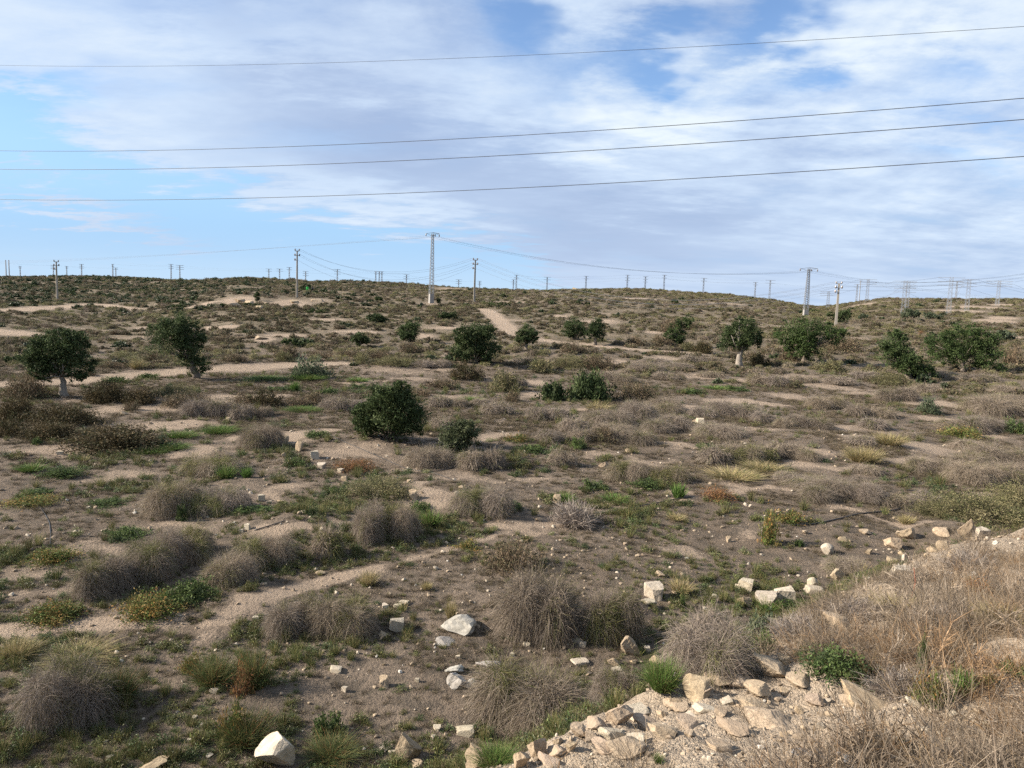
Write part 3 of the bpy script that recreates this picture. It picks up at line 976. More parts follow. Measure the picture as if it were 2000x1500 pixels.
class Geo:
    """collects shapes into one mesh"""
    def __init__(self):
        self.V, self.F = [], []

    def add(self, V, F):
        b = len(self.V)
        self.V += [tuple(v) for v in V]
        self.F += [tuple(i + b for i in f) for f in F]
        return self

    def tube(self, pts, rads, sides=7):
        V, F = tube(pts, rads, sides)
        n = len(pts)
        F = F + [tuple(reversed(range(sides))), tuple((n - 1) * sides + s for s in range(sides))]
        return self.add(V, F)

    def bar(self, a, b, w, h=None):
        """square bar between two points"""
        h = h or w
        a, b = np.array(a, float), np.array(b, float)
        d = (b - a) / (np.linalg.norm(b - a) + 1e-12)
        ref = np.array((0, 0, 1.0)) if abs(d[2]) < 0.9 else np.array((0, 1.0, 0))
        u = np.cross(d, ref)
        u /= np.linalg.norm(u)
        v = np.cross(d, u)
        V = [p + u * sx * w / 2 + v * sy * h / 2 for p in (a, b) for sx, sy in ((-1, -1), (1, -1), (1, 1), (-1, 1))]
        return self.add(V, [(3, 2, 1, 0), (4, 5, 6, 7), (0, 1, 5, 4), (1, 2, 6, 5), (2, 3, 7, 6), (3, 0, 4, 7)])

    def mesh(self, name, mat, smooth=False):
        me = bpy.data.meshes.new(name)
        me.from_pydata(self.V, [], self.F)
        if smooth:
            me.polygons.foreach_set('use_smooth', np.ones(len(me.polygons), bool))
        me.materials.append(mat)
        me.update()
        return me

    def obj(self, name, mat, parent=None, smooth=False, loc=(0, 0, 0)):
        return link(name, self.mesh(name, mat, smooth), loc, parent=parent)


def rock_mesh(name, seed, cuts=9, blocky=0.0, rough=0.03, sub=3, mat=None):
    """stone: a ball cut by flat planes, edges chipped"""
    rs = np.random.RandomState(seed)
    bm = bmesh.new()
    bmesh.ops.create_icosphere(bm, subdivisions=sub, radius=1.0)
    V = np.array([v.co[:] for v in bm.verts])
    if blocky:
        V = V / np.max(np.abs(V), 1)[:, None]
    for i in range(cuts):
        nrm = rs.randn(3)
        if blocky:
            ax = np.zeros(3)
            ax[rs.randint(3)] = rs.choice((-1, 1))
            nrm = ax + 0.35 * (1.2 - blocky) * nrm
        nrm /= np.linalg.norm(nrm)
        dd = (0.36 + 0.34 * rs.rand()) if not blocky else (0.7 + 0.3 * rs.rand())
        over = np.maximum(V @ nrm - dd, 0)
        V = V - over[:, None] * nrm * 0.97
    nz = fbm(V[:, 0] * 2.3 + seed, V[:, 1] * 2.3 + V[:, 2] * 1.7, 4, 0.6)
    V = V * (1 + rough * 2.2 * nz)[:, None] + rough * 0.2 * rs.randn(*V.shape)
    lo, hi = V.min(0), V.max(0)
    V = (V - (lo + hi) / 2) / (hi - lo)
    V[:, 2] += 0.5
    for v, c in zip(bm.verts, V):
        v.co = c
    me = bpy.data.meshes.new(name)
    bm.to_mesh(me)
    bm.free()
    if mat:
        me.materials.append(mat)
    return me


def stone_material(name, a, b, c):
    m, t, o = material(name)
    tcn = t.n('ShaderNodeTexCoord').outputs['Object']
    nd = t.n('ShaderNodeTexNoise')
    nd.inputs['Scale'].default_value = 3.0
    nd.inputs['Detail'].default_value = 6
    nd.inputs['Roughness'].default_value = 0.65
    t.t.links.new(tcn, nd.inputs['Vector'])
    n2 = t.n('ShaderNodeTexNoise')
    n2.inputs['Scale'].default_value = 9.0
    n2.inputs['Detail'].default_value = 5
    n2.inputs['Roughness'].default_value = 0.7
    t.t.links.new(tcn, n2.inputs['Vector'])
    col = t.mix(t.ss(nd.outputs[0], 0.35, 0.65), a, b)
    col = t.mix(k_(t, t.ss(n2.outputs[0], 0.52, 0.68), 0.45), col, c)
    col = t.mix(1.0, col, t.n('ShaderNodeObjectInfo').outputs['Color'], 'MULTIPLY')
    p = t.n('ShaderNodeBsdfPrincipled')
    t.put(p.inputs['Base Color'], col)
    p.inputs['Roughness'].default_value = 0.9
    p.inputs['Specular IOR Level'].default_value = 0.15
    b_ = t.n('ShaderNodeBump')
    b_.inputs['Strength'].default_value = 0.4
    b_.inputs['Distance'].default_value = 0.04
    t.put(b_.inputs['Height'], t.m('ADD', n2.outputs[0], k_(t, nd.outputs[0], 0.6)))
    t.put(p.inputs['Normal'], b_.outputs[0])
    t.t.links.new(p.outputs[0], o.inputs[0])
    return m


M_STONE = stone_material('limestone', (0.27, 0.21, 0.145), (0.36, 0.29, 0.205), (0.165, 0.125, 0.09))
M_WHITE = stone_material('white_stone', (0.34, 0.295, 0.225), (0.43, 0.38, 0.305), (0.25, 0.20, 0.14))
M_EARTH = stone_material('packed_earth', (0.30, 0.235, 0.17), (0.355, 0.285, 0.21), (0.205, 0.16, 0.115))
M_GYPS = stone_material('plaster_rubble', (0.25, 0.235, 0.21), (0.36, 0.34, 0.31), (0.12, 0.108, 0.094))
ROCKS = {'stone': [rock_mesh('stone', 10 + i, 11 + i % 4, 0, 0.045, 4, M_STONE) for i in range(7)],
         'white': [rock_mesh('block', 40 + i, 9, 0.45, 0.022, 4, M_WHITE) for i in range(5)],
         'wedge': [rock_mesh('block', 60 + i, 8, 0, 0.012, 4, M_WHITE) for i in range(3)],
         'earth': [rock_mesh('clod', 80 + i, 7, 0, 0.07, 3, M_EARTH) for i in range(4)],
         'gyps': [rock_mesh('rubble', 90 + i, 5, 0, 0.11, 3, M_GYPS) for i in range(3)],
         'slab': [rock_mesh('slab', 110 + i, 6, 0.6, 0.02, 3, M_WHITE) for i in range(3)]}
RNAME = {'stone': ('rock', 'rock', 'tan limestone rock'), 'white': ('stone_block', 'stone', 'squared pale stone block'), 'wedge': ('stone_block', 'stone', 'sharp white wedge of stone'),
         'earth': ('earth_clod', 'clod', 'crumbly tan clod of earth'), 'gyps': ('rubble_lump', 'rubble', 'whitish crusted lump of rubble'), 'slab': ('stone_slab', 'stone', 'flat pale slab of stone')}
RPLACED = []


def rock(kind, px, py, w, h, tilt=0.12, rotz=None, label=None, variant=None, dark=1.0, sink=0.27):
    q, t = hit(px, py)
    wm, hm = w * t / FPX, h * t / FPX
    d = np.array((q[0], q[1]))
    d /= np.linalg.norm(d)
    x, y = q[0] + d[0] * wm * 0.35, q[1] + d[1] * wm * 0.35
    z = zat(x, y)
    ms = ROCKS[kind]
    me = ms[prs.randrange(len(ms)) if variant is None else variant]
    dep = wm * (0.75 + 0.3 * prs.random())
    drop = math.atan2(EYE[2] - z, math.hypot(x, y))
    hm = max(hm / math.cos(drop) - 0.5 * dep * math.tan(max(drop, 0)), 0.5 * hm)
    nm, cat, look = RNAME[kind]
    o = link(nm, me, (x, y, z - sink * hm), (prs.uniform(-tilt, tilt), prs.uniform(-tilt, tilt), prs.uniform(-0.5, 0.5) if rotz is None else rotz), (wm * (0.92 if kind == 'white' else 1.0), dep, hm * (1.0 + sink)))
    v = dark * prs.uniform(0.86, 1.1)
    o['kind'] = 'thing'
    o.color = (v, v * prs.uniform(0.97, 1.0), v * prs.uniform(0.93, 1.0), 1)
    if label:
        tag(o, label, cat)
    else:
        RPLACED.append((o, look, cat, px, py - h / 2, w))
    return o


R = """stone 555 866 16 17|stone 582 882 15 20|stone 558 894 13 11|white 616 897 18 17|white 628 915 19 11|white 665 923 13 8|stone 673 939 13 10|stone 715 971 17 12|stone 806 978 20 20|stone 765 977 15 10|white 510 979 15 13|white 526 984 12 7|stone 548 983 16 8|white 594 1002 10 6
stone 1176 915 21 17|stone 1090 983 18 18|stone 1050 1018 17 8|stone 1228 885 15 9|white 1368 829 18 14|stone 1356 826 12 9|stone 1223 1043 8 8|stone 1423 1060 11 13|stone 1290 1127 21 15|stone 242 810 14 8|white 118 888 14 7|white 484 1035 12 12|white 472 1040 9 7|stone 445 825 10 10
white 1278 1172 39 33|slab 1266 1182 27 12|white 1454 1155 30 25|stone 1452 1184 32 22|white 1496 1189 46 30|white 1533 1178 40 32|wedge 1584 1152 24 26|slab 1588 1162 34 16|white 1438 1148 8 7|wedge 1617 1084 28 23|stone 1690 1044 22 10|stone 1646 1058 19 10|stone 1697 1083 15 13
stone 1742 1071 37 24|stone 1766 1054 38 26|stone 1838 1050 30 18|white 1914 1052 28 22|stone 1760 1084 14 10|white 1766 1099 11 18|stone 1745 1102 26 15|stone 1841 1075 24 20|stone 1822 1078 26 14|stone 1812 1093 22 13|stone 1872 1100 44 28|white 1757 1127 44 22|stone 1637 1134 32 25|stone 1640 1148 19 10
stone 1664 1143 13 9|stone 1792 1122 26 11|stone 1900 1060 18 12|stone 1232 1281 38 40|white 1265 1272 14 11|stone 1287 1301 38 24|stone 1200 1303 28 18|white 1204 1315 22 11|slab 1132 1302 32 12|slab 1126 1256 19 8|slab 1137 1264 15 11|stone 1357 1369 56 46|stone 1313 1383 40 24
slab 1028 1262 16 8|stone 1236 1296 14 9|white 1314 1296 10 9|white 774 1234 31 26|stone 752 1251 21 19|stone 750 1345 22 23|white 672 1352 12 10|slab 655 1314 23 12|slab 908 1440 36 20|white 752 1187 14 8|white 778 1189 17 10|white 790 1181 20 7|white 853 1428 17 10|slab 750 1468 17 8
slab 765 1475 15 9|white 845 1444 10 8|white 815 1332 9 8|stone 749 1300 8 6|white 895 1287 10 7|stone 797 1491 52 58|stone 815 1508 26 22|stone 946 1500 84 46|stone 300 1512 58 26|white 370 1448 9 6|white 395 1420 10 7|slab 215 1484 14 9|white 380 1404 10 6|slab 29 1422 14 5
stone 640 1224 9 5|stone 700 1140 10 6|stone 625 1122 20 10|white 500 1210 14 6|stone 520 1240 18 7|stone 380 1290 12 6|white 420 1354 18 10|white 408 1480 14 6|stone 940 1330 12 8|white 1000 1282 10 7|stone 1055 1215 20 12|stone 1150 1320 16 10|white 1240 1330 14 9|stone 1320 1160 16 6|white 1395 1166 12 5
stone 462 600 26 9|stone 485 597 24 10|stone 505 604 18 7|stone 470 590 22 7|stone 520 594 16 6|stone 575 592 20 6|stone 620 590 24 6|stone 510 664 24 9|stone 880 560 30 7|stone 1125 567 14 6""".replace('\n', '|').split('|')
for row in R:
    f = row.split()
    rock(f[0], *map(float, f[1:]))
# stones and clods along the crest of the bank
R2 = """stone 1200 1412 56 50|slab 1243 1396 40 18|white 1246 1412 34 15|stone 1050 1478 42 54|stone 1012 1500 32 40|earth 1130 1440 38 30|earth 1165 1425 40 24|slab 1192 1450 42 24|slab 1240 1456 44 20|earth 1320 1392 46 22|slab 1380 1392 50 18|stone 1438 1308 44 26|earth 1400 1345 50 30|earth 1500 1330 80 46
earth 1470 1400 60 30|earth 1090 1478 40 24|stone 1115 1470 26 18|white 1345 1404 24 12|stone 1560 1395 18 14|white 1600 1425 16 10|earth 1430 1440 60 26|stone 1700 1440 20 16|white 1750 1455 22 14|stone 1690 1425 14 10|white 1860 1400 18 12|stone 1905 1395 22 14|stone 1880 1345 14 10|slab 1780 1380 26 12
earth 1640 1245 72 42|stone 1530 1300 28 18|white 1290 1430 20 10|stone 1350 1440 24 14|white 1660 1455 14 9|stone 1730 1420 16 10|white 1810 1430 18 10|stone 1830 1460 16 9|white 1850 1450 12 8|stone 1570 1425 14 9|stone 1530 1440 16 10|white 1490 1455 12 7|stone 1450 1475 14 8|white 1925 1420 14 8|stone 1290 1445 66 34|earth 1500 1425 90 40|stone 1400 1465 56 28|earth 1225 1482 80 36|earth 1180 1475 50 24|earth 1260 1425 46 26|earth 1340 1425 50 22|earth 1370 1365 44 26|earth 1440 1345 60 30|earth 1480 1365 50 30|earth 1560 1345 50 28|earth 1590 1380 44 22|stone 1290 1405 30 18|stone 1410 1400 34 18|stone 1150 1450 30 20|white 1420 1375 24 14|stone 1520 1395 24 14|stone 1620 1400 22 14|earth 1660 1380 36 20|earth 1070 1495 44 20|stone 1085 1460 22 20|earth 1740 1300 40 20|stone 1530 1360 20 12""".replace('\n', '|').split('|')
for row in R2:
    f = row.split()
    rock(f[0], *map(float, f[1:]), tilt=0.3)
rock('wedge', 533, 1503, 72, 68, 0.05, 0.6, 'large sharp white wedge of stone standing at the bottom edge', 0, 1.05)
o = rock('stone', 1885, 1052, 30, 38, 0.1, 0.4, 'tall grey leaning slab of rock beside the cushion shrub', 2, 0.75)
o = rock('stone', 1690, 1395, 120, 60, 0.1, -0.7, 'long tan slab of rock half buried in the rubble bank', 4, 1.05)
o.scale = (o.scale[0] * 1.15, o.scale[1] * 0.42, o.scale[2] * 0.75)
o.rotation_euler = (0.15, 0.42, -0.35)
rock('gyps', 895, 1240, 72, 38, 0.1, 0.2, 'largest whitish crusted lump of rubble on the flat', 0)
rock('gyps', 888, 1318, 42, 20, 0.1, 0.5, 'upper of two whitish lumps below the largest crusted rubble', 1)
rock('gyps', 893, 1345, 44, 28, 0.1, 0.9, 'lower of two whitish lumps below the largest crusted rubble', 2)
rock('gyps', 955, 1312, 54, 22, 0.1, 0.0, 'white crumpled crust of rubble beside the big dry tussock', 1, 1.1)
rock('gyps', 872, 1262, 44, 14, 0.1, 0.3, 'low dark-stained crust of rubble just below the largest lump', 2, 0.7)
rock('gyps', 920, 1345, 30, 18, 0.1, 0.3, 'small pale crust of rubble right of the two whitish lumps', 0, 1.0)

# ------------------------------------------------------------------ trees
M_BARKP = plain('pale_bark', (0.235, 0.205, 0.17), 0.9, 0, 0.45, 11.0, 0.9)
M_BARK = plain('olive_bark', (0.15, 0.125, 0.10), 0.9, 0, 0.4, 9.0, 0.9)
M_BARKD = plain('dark_bark', (0.15, 0.12, 0.09), 0.9, 0, 0.35, 9.0, 0.8)


def crown_quads(lobes, n, size, seed, cols, wts, ratio=0.42):
    """leaves in sprays spread through overlapping lobes; lobes (x,y,z,rx,ry,rz)"""
    rs = np.random.RandomState(seed)
    lobes = [list(l) for l in lobes]
    for l in list(lobes):            # smaller boughs standing out of every lobe
        for _ in range(6):
            dd = rs.randn(3)
            dd /= np.linalg.norm(dd)
            f = rs.uniform(0.3, 0.5)
            lobes.append([l[0] + dd[0] * l[3] * 0.78, l[1] + dd[1] * l[4] * 0.78, max(l[2] + dd[2] * l[5] * 0.78, 0.1), l[3] * f, l[4] * f, l[5] * f])
    lobes = np.array(lobes, float)
    vol = lobes[:, 3] * lobes[:, 4] * lobes[:, 5]
    ncl = max(60, n // 40)
    li = rs.choice(len(lobes), ncl, p=vol ** 0.66 / np.sum(vol ** 0.66))
    d = rs.randn(ncl, 3)
    d /= np.linalg.norm(d, axis=1)[:, None]
    rr = 0.97 - 0.6 * rs.rand(ncl) ** 1.7
    bump = 1 + 0.1 * rs.randn(ncl)
    L = lobes[li]
    cen = L[:, :3] + d * L[:, 3:] * (rr * np.clip(bump, 0.55, 1.35))[:, None]
    cen[:, 2] = np.maximum(cen[:, 2], 0.06)
    cr = np.min(L[:, 3:], 1) * (0.10 + 0.14 * rs.rand(ncl))
    ci = rs.randint(0, ncl, n)
    pos = cen[ci] + rs.randn(n, 3) * cr[ci][:, None] * np.array((1, 1, 0.8))
    pos[:, 2] = np.maximum(pos[:, 2], 0.03)
    ccol = pal(rs, ncl, cols, wts, 0.2)
    Q, C = leaves(pos, np.full(n, size), rs, ccol[ci] * (1 + 0.12 * rs.randn(n, 1)).clip(0.6, 1.5), ratio, 0.35, d[ci])
    return Q, C, cen


TREES = []


def tree(name, cat, label, bx, by, lobes_px, n=9000, cols=OAK, wts=(3, 3, 2, 2), leaf=0.085, trunk=None, group=None, tint=(1, 1, 1), seed=None, ratio=0.42, bark=None):
    """lobes_px: (dx, up, rx, ry) in photo pixels from the foot; trunk: (px radius, top dx, top up)"""
    q, t = hit(bx, by)
    s = t / FPX
    seed = seed or int(bx * 7 + by)
    rs = np.random.RandomState(seed)
    root = bpy.data.objects.new(name, None)
    az = math.atan2(q[0], q[1])
    root.location = q
    root.rotation_euler = (0, 0, -az)
    root.empty_display_size = 0.3
    COL.objects.link(root)
    lob = []
    for dx, up, rx, ry in lobes_px:
        rd = 0.92 * rx
        lob.append((dx * s, rs.uniform(-0.25, 0.25) * rx * s + (0.0 if trunk else 0.55 * rx * s), up * s, rx * s * 0.85, rd * s * 0.9, ry * s * 0.88))
    Q, C, cen = crown_quads(lob, int(n * 1.9), leaf * 1.08, seed, cols, wts, ratio)
    me = quads_mesh('crown', Q, C, M_LEAF)
    cr = link('crown', me, parent=root)
    cr.color = (*tint, 1)
    g = Geo()
    if trunk:
        tr_, tdx, tup = trunk
        r0 = tr_ * s
        top = np.array((tdx * s, 0, tup * s))
        pts, rads = [], []
        for i in range(7):
            f = i / 6
            pts.append(top * f + np.array((rs.randn() * 0.25 * r0, rs.randn() * 0.25 * r0, 0)) * (0 < i < 6) + np.array((0, 0, -0.12 if i == 0 else 0)))
            rads.append(r0 * (1.35 - 0.75 * f + (0.35 if i == 0 else 0)) * rs.uniform(0.85, 1.12))
        g.tube(pts, rads, 9)
        org = top * 0.9
        b0 = r0 * 0.5
        gnarl = [(top * rs.uniform(0.35, 0.6), r0 * 0.55)]
    else:
        org = np.array((0, 0.3 * lob[0][4], 0.02))
        b0 = 0.045
    for i in range(16):
        c = cen[rs.randint(len(cen))]
        mid = org * 0.5 + c * 0.5 + rs.randn(3) * 0.06 * np.linalg.norm(c - org)
        mid[2] = max(mid[2], 0.03)
        g.tube([org, org * 0.7 + mid * 0.3, mid, c], [b0 * 0.8, b0 * 0.62, b0 * 0.4, b0 * 0.12], 5)
    g.obj('trunk' if trunk else 'stem', bark or (M_BARK if trunk else M_BARKD), root, True)
    tag(root, label, cat, group)
    TREES.append((label, bx, by))
    return root


G1 = 'olive trees on the flat'
G2 = 'dark bushes on the hillside'
tree('olive_tree', 'tree', 'olive tree with a pale bare trunk at the far left', 126, 774, [(-16, 82, 48, 46), (12, 92, 40, 40), (22, 60, 36, 34), (-42, 70, 28, 34), (-8, 112, 40, 24), (-28, 46, 26, 18)], 15000, trunk=(6, -4, 42), group=G1, bark=M_BARKP)
tree('olive_tree', 'tree', 'leaning olive tree with low suckers beside the sandy track', 384, 738, [(-48, 78, 42, 38), (-20, 88, 38, 38), (-8, 62, 34, 34), (-66, 84, 26, 26), (-40, 100, 34, 22), (4, 24, 28, 22), (-14, 40, 22, 22)], 15000, trunk=(6, -14, 40), group=G1)
tree('broad_bush', 'bush', 'large round dark bush in the middle of the flat', 762, 862, [(0, 50, 72, 52), (-8, 82, 46, 36), (38, 46, 40, 38), (-44, 38, 36, 34), (14, 92, 30, 28)], 17000, leaf=0.075, tint=(0.95, 0.95, 0.9))
tree('broad_bush', 'bush', 'thin grey-green bush right of the large round dark bush', 893, 892, [(0, 36, 42, 34), (-14, 20, 32, 20), (18, 52, 26, 22)], 6500, GROL, (3, 3, 2), 0.07, tint=(0.8, 0.76, 0.66))
tree('carob_bush', 'bush', 'biggest rounded bush at the foot of the hill track', 926, 711, [(2, 48, 44, 36), (-24, 26, 30, 24), (24, 28, 32, 26), (-2, 22, 36, 22), (16, 62, 30, 20), (-18, 60, 26, 18)], 14000, leaf=0.11)
tree('hillside_bush', 'bush', 'round bush standing left of the biggest rounded bush', 801, 668, [(0, 22, 24, 21), (-4, 12, 22, 12)], 4000, leaf=0.13, group=G2)
tree('hillside_bush', 'bush', 'low round bush below the round one on the slope', 703, 677, [(0, 14, 20, 13)], 3000, leaf=0.13, group=G2)
tree('hillside_bush', 'bush', 'flat dark bush high on the slope below the tall lattice tower', 733, 632, [(0, 11, 20, 11), (10, 8, 14, 8)], 3000, leaf=0.16, group=G2)
tree('hillside_bush', 'bush', 'low dark bush on the slope right below the tall lattice tower', 872, 625, [(-6, 8, 13, 8), (10, 8, 14, 8)], 2600, leaf=0.16, group=G2)
tree('olive_tree', 'tree', 'small olive tree with spreading stems beside the hill track', 1028, 684, [(0, 32, 18, 20), (-12, 26, 12, 14), (12, 26, 12, 14)], 4500, leaf=0.12, trunk=(3, 0, 16), group=G1)
tree('hillside_bush', 'bush', 'round bush left of the dark-topped tree on the slope', 1121, 664, [(0, 24, 25, 22), (-12, 14, 16, 14), (12, 16, 16, 16)], 4500, leaf=0.13, group=G2)
tree('olive_tree', 'tree', 'dark-topped tree with a pale forked trunk on the slope', 1162, 674, [(2, 34, 19, 19), (8, 22, 13, 15), (-8, 26, 12, 14)], 4500, leaf=0.12, trunk=(3.4, 1, 20), group=G1, tint=(0.75, 0.78, 0.8))
tree('olive_tree', 'tree', 'straggling tree in two tiers right of the slope middle', 1318, 674, [(22, 48, 15, 16), (2, 38, 14, 14), (-8, 20, 18, 14), (8, 16, 16, 16)], 5200, leaf=0.12, trunk=(2.6, 2, 24), group=G1, tint=(0.95, 1.0, 0.9))
tree('olive_tree', 'tree', 'round-headed olive tree with a stout white trunk', 1443, 714, [(-4, 60, 32, 30), (18, 64, 26, 26), (-24, 50, 22, 24), (6, 82, 26, 16), (2, 44, 24, 16), (30, 54, 14, 22)], 11000, leaf=0.11, trunk=(6, 2, 30), group=G1, bark=M_BARKP)
tree('olive_tree', 'tree', 'wide spreading green tree in front of the second lattice tower', 1572, 708, [(-34, 54, 32, 28), (-4, 64, 36, 30), (30, 58, 34, 26), (56, 54, 22, 18), (-2, 40, 40, 22), (-18, 22, 24, 18), (10, 16, 26, 16)], 14000, leaf=0.115, trunk=(5, 0, 26), group=G1, tint=(1.0, 1.1, 0.9))
tree('olive_tree', 'tree', 'two-lobed green tree left of the widest tree on the right', 1778, 740, [(-34, 66, 30, 28), (-42, 44, 26, 24), (-14, 40, 30, 26), (6, 26, 34, 24), (26, 16, 26, 16), (-26, 84, 20, 12)], 12000, leaf=0.11, trunk=(4, -12, 30), group=G1, tint=(1.0, 1.05, 0.95))
tree('olive_tree', 'tree', 'widest dark green tree at the right edge of the flat', 1880, 726, [(-40, 46, 36, 32), (-8, 60, 40, 36), (26, 62, 36, 30), (36, 40, 32, 28), (-4, 30, 46, 28), (44, 14, 32, 15), (4, 82, 32, 14)], 18000, leaf=0.11, trunk=(4, 0, 26), group=G1, tint=(0.92, 1.0, 0.85))
tree('hillside_bush', 'bush', 'tall dark bush just behind the right concrete pole', 1642, 634, [(-4, 14, 12, 13), (8, 20, 13, 13), (-18, 18, 10, 8)], 3500, leaf=0.17, group=G2)
tree('hillside_bush', 'bush', 'pale green bush at the foot of the double far tower', 1778, 628, [(-6, 16, 12, 12), (8, 14, 10, 11)], 2600, GROL, (3, 3, 2), 0.17, group=G2)
tree('hillside_bush', 'bush', 'grey-green bush halfway up the right hill', 1818, 624, [(-4, 8, 10, 9), (10, 6, 14, 6)], 2400, GROL, (3, 3, 2), 0.18, group=G2)
tree('hillside_bush', 'bush', 'grey-green low bush left of the double far tower', 1686, 625, [(0, 6, 12, 6)], 1500, GROL, (3, 3, 2), 0.18, group=G2)
tree('hillside_bush', 'bush', 'small dark bush growing on the pale rock outcrop', 502, 588, [(0, 9, 7, 9)], 1500, leaf=0.2, group=G2)
tree('hillside_bush', 'bush', 'dark bush behind the bright green crouching figure', 597, 566, [(-6, 4, 9, 5), (4, 6, 7, 6)], 1500, leaf=0.24, group=G2)
tree('hillside_bush', 'bush', 'dark bush near the skyline in the centre right', 1318, 595, [(0, 5, 8, 6)], 1200, leaf=0.24, group=G2)
tree('hillside_bush', 'bush', 'dark sprawling bush high on the central hill', 1140, 597, [(-8, 7, 8, 7), (6, 4, 12, 4), (20, 2, 10, 3)], 1800, leaf=0.22, group=G2)
tree('hillside_bush', 'bush', 'grey-green bush right of the widest tree', 1962, 668, [(0, 12, 20, 10), (-6, 16, 12, 8)], 3000, GROL, (3, 3, 2), 0.14, group=G2)
tree('hillside_bush', 'bush', 'dark bush at the edge of the slope far left', 70, 712, [(-30, 8, 30, 12), (20, 8, 28, 10)], 4000, leaf=0.12, group=G2)
for bx, by, rx, ry, lb in ((490, 598, 16, 4, 'flat dark bush below the pale rock outcrop'), (370, 566, 9, 3, 'small dark bush far off left of the rock outcrop'), (160, 545, 9, 3, 'small dark bush on the far left skyline'), (60, 563, 18, 6, 'dark bush patch left of the leftmost concrete pole'),
                           (137, 575, 14, 6, 'round dark bush right of the leftmost concrete pole'), (300, 575, 36, 7, 'long dark bush patch on the left slope'), (215, 580, 30, 5, 'dark bush patch between the left pole and the long patch'), (68, 594, 14, 5, 'dark bush below the leftmost concrete pole'),
                           (350, 602, 14, 5, 'dark bush above the leaning olive tree'), (440, 602, 14, 5, 'dark bush below the rock outcrop, left end'), (970, 600, 34, 9, 'dark sprawling bush right of the middle concrete pole'), (985, 581, 10, 5, 'small dark bush up right of the middle concrete pole'),
                           (742, 588, 12, 6, 'dark bush left of the tall lattice tower'), (680, 586, 8, 5, 'smaller dark bush left of the tall lattice tower'), (857, 592, 5, 7, 'grey-green upright bush at the foot of the tall lattice tower'), (620, 612, 26, 6, 'low dark bush on the slope below the bright green figure'),
                           (575, 678, 24, 10, 'low dark green bush on the slope near the pale boulder'), (1780, 567, 10, 3, 'small dark bush on the right skyline'), (1590, 612, 14, 6, 'dark bush behind the second lattice tower'), (1945, 700, 26, 8, 'dark foot of scrub right of the widest tree')):
    tree('hillside_bush', 'bush', lb, bx, by, [(-0.3 * rx, ry * 0.7, rx * 0.7, ry), (0.4 * rx, ry * 0.55, rx * 0.6, ry * 0.8)], 1100, leaf=0.2, group=G2, tint=(1.0, 1.0, 0.95))

# ------------------------------------------------------------------ poles, towers and wires
M_CONC = plain('weathered_concrete', (0.28, 0.252, 0.212), 0.85, 0, 0.12, 3.0, 0.3)
M_STEEL = plain('galvanised_steel', (0.25, 0.26, 0.275), 0.55, 0.3, 0.15, 2.0)
M_STEELF = plain('grey_steel', (0.26, 0.275, 0.30), 0.6, 0.2, 0.1, 1.0)
M_PLINTH = plain('pale_concrete', (0.24, 0.23, 0.215), 0.85, 0, 0.15, 2.0, 0.3)
M_INS = plain('brown_insulator', (0.16, 0.13, 0.115), 0.35, 0, 0.2, 5.0)
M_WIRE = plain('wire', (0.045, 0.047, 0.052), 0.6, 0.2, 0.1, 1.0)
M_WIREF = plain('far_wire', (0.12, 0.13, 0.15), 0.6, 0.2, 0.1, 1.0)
M_HOSE = plain('black_hose', (0.03, 0.03, 0.032), 0.5, 0, 0.2, 8.0)


def foot_top(px, py, tx, ty):
    q, t = hit(px, py)
    v = ray(tx, ty)
    t2 = math.hypot(q[0], q[1]) / math.hypot(v[0], v[1])
    return q, float((EYE + v * t2)[2] - q[2]), t


def empty(name, loc, rz=0.0):
    o = bpy.data.objects.new(name, None)
    o.location = loc
    o.rotation_euler = (0, 0, rz)
    o.empty_display_size = 0.5
    COL.objects.link(o)
    return o


def concrete_pole(px, py, tx, ty, label, side=-1):
    q, H, t = foot_top(px, py, tx, ty)
    az = math.atan2(q[0], q[1])
    root = empty('concrete_pole', q, -az + 0.15)
    g = Geo()
    w0, w1 = 0.40, 0.24
    V = []
    for z, w in ((-0.3, w0), (H * 0.96, w1)):
        V += [(sx * w / 2, sy * w * 0.38, z) for sx, sy in ((-1, -1), (1, -1), (1, 1), (-1, 1))]
    g.add(V, [(3, 2, 1, 0), (4, 5, 6, 7), (0, 1, 5, 4), (1, 2, 6, 5), (2, 3, 7, 6), (3, 0, 4, 7)])
    g.obj('shaft', M_CONC, root)
    att = []
    # top yoke with two pins, then side brackets with insulators
    g = Geo()
    g.bar((-0.42, 0, H * 0.955), (0.42, 0, H * 0.955), 0.13)
    g.obj('yoke', M_STEEL, root)
    for sx in (-0.4, 0.4):
        Geo().tube([(sx, 0, H * 0.955), (sx, 0, H * 0.975), (sx, 0, H)], [0.05, 0.13, 0.09], 7).obj('insulator', M_INS, root)
        att.append((sx, 0, H))
    for zf, sides in ((0.865, (-0.46, 0.44)), (0.77, (-0.46,))):
        g = Geo()
        g.bar((min(sides), -0.15, H * zf), (max(max(sides), 0.1), -0.15, H * zf), 0.11)
        g.obj('bracket', M_STEEL, root)
        for sx in sides:
            Geo().tube([(sx, -0.15, H * zf - 0.12), (sx, -0.15, H * zf + 0.1), (sx, -0.15, H * zf + 0.32)], [0.08, 0.15, 0.09], 7).obj('insulator', M_INS, root)
            att.append((sx, -0.15, H * zf + 0.3))
    tag(root, label, 'pole', 'concrete poles of the near power line')
    mw = Matrix.Translation(Vector(q)) @ Matrix.Rotation(-az + 0.15, 4, 'Z')
    return [np.array(mw @ Vector(a)) for a in att]


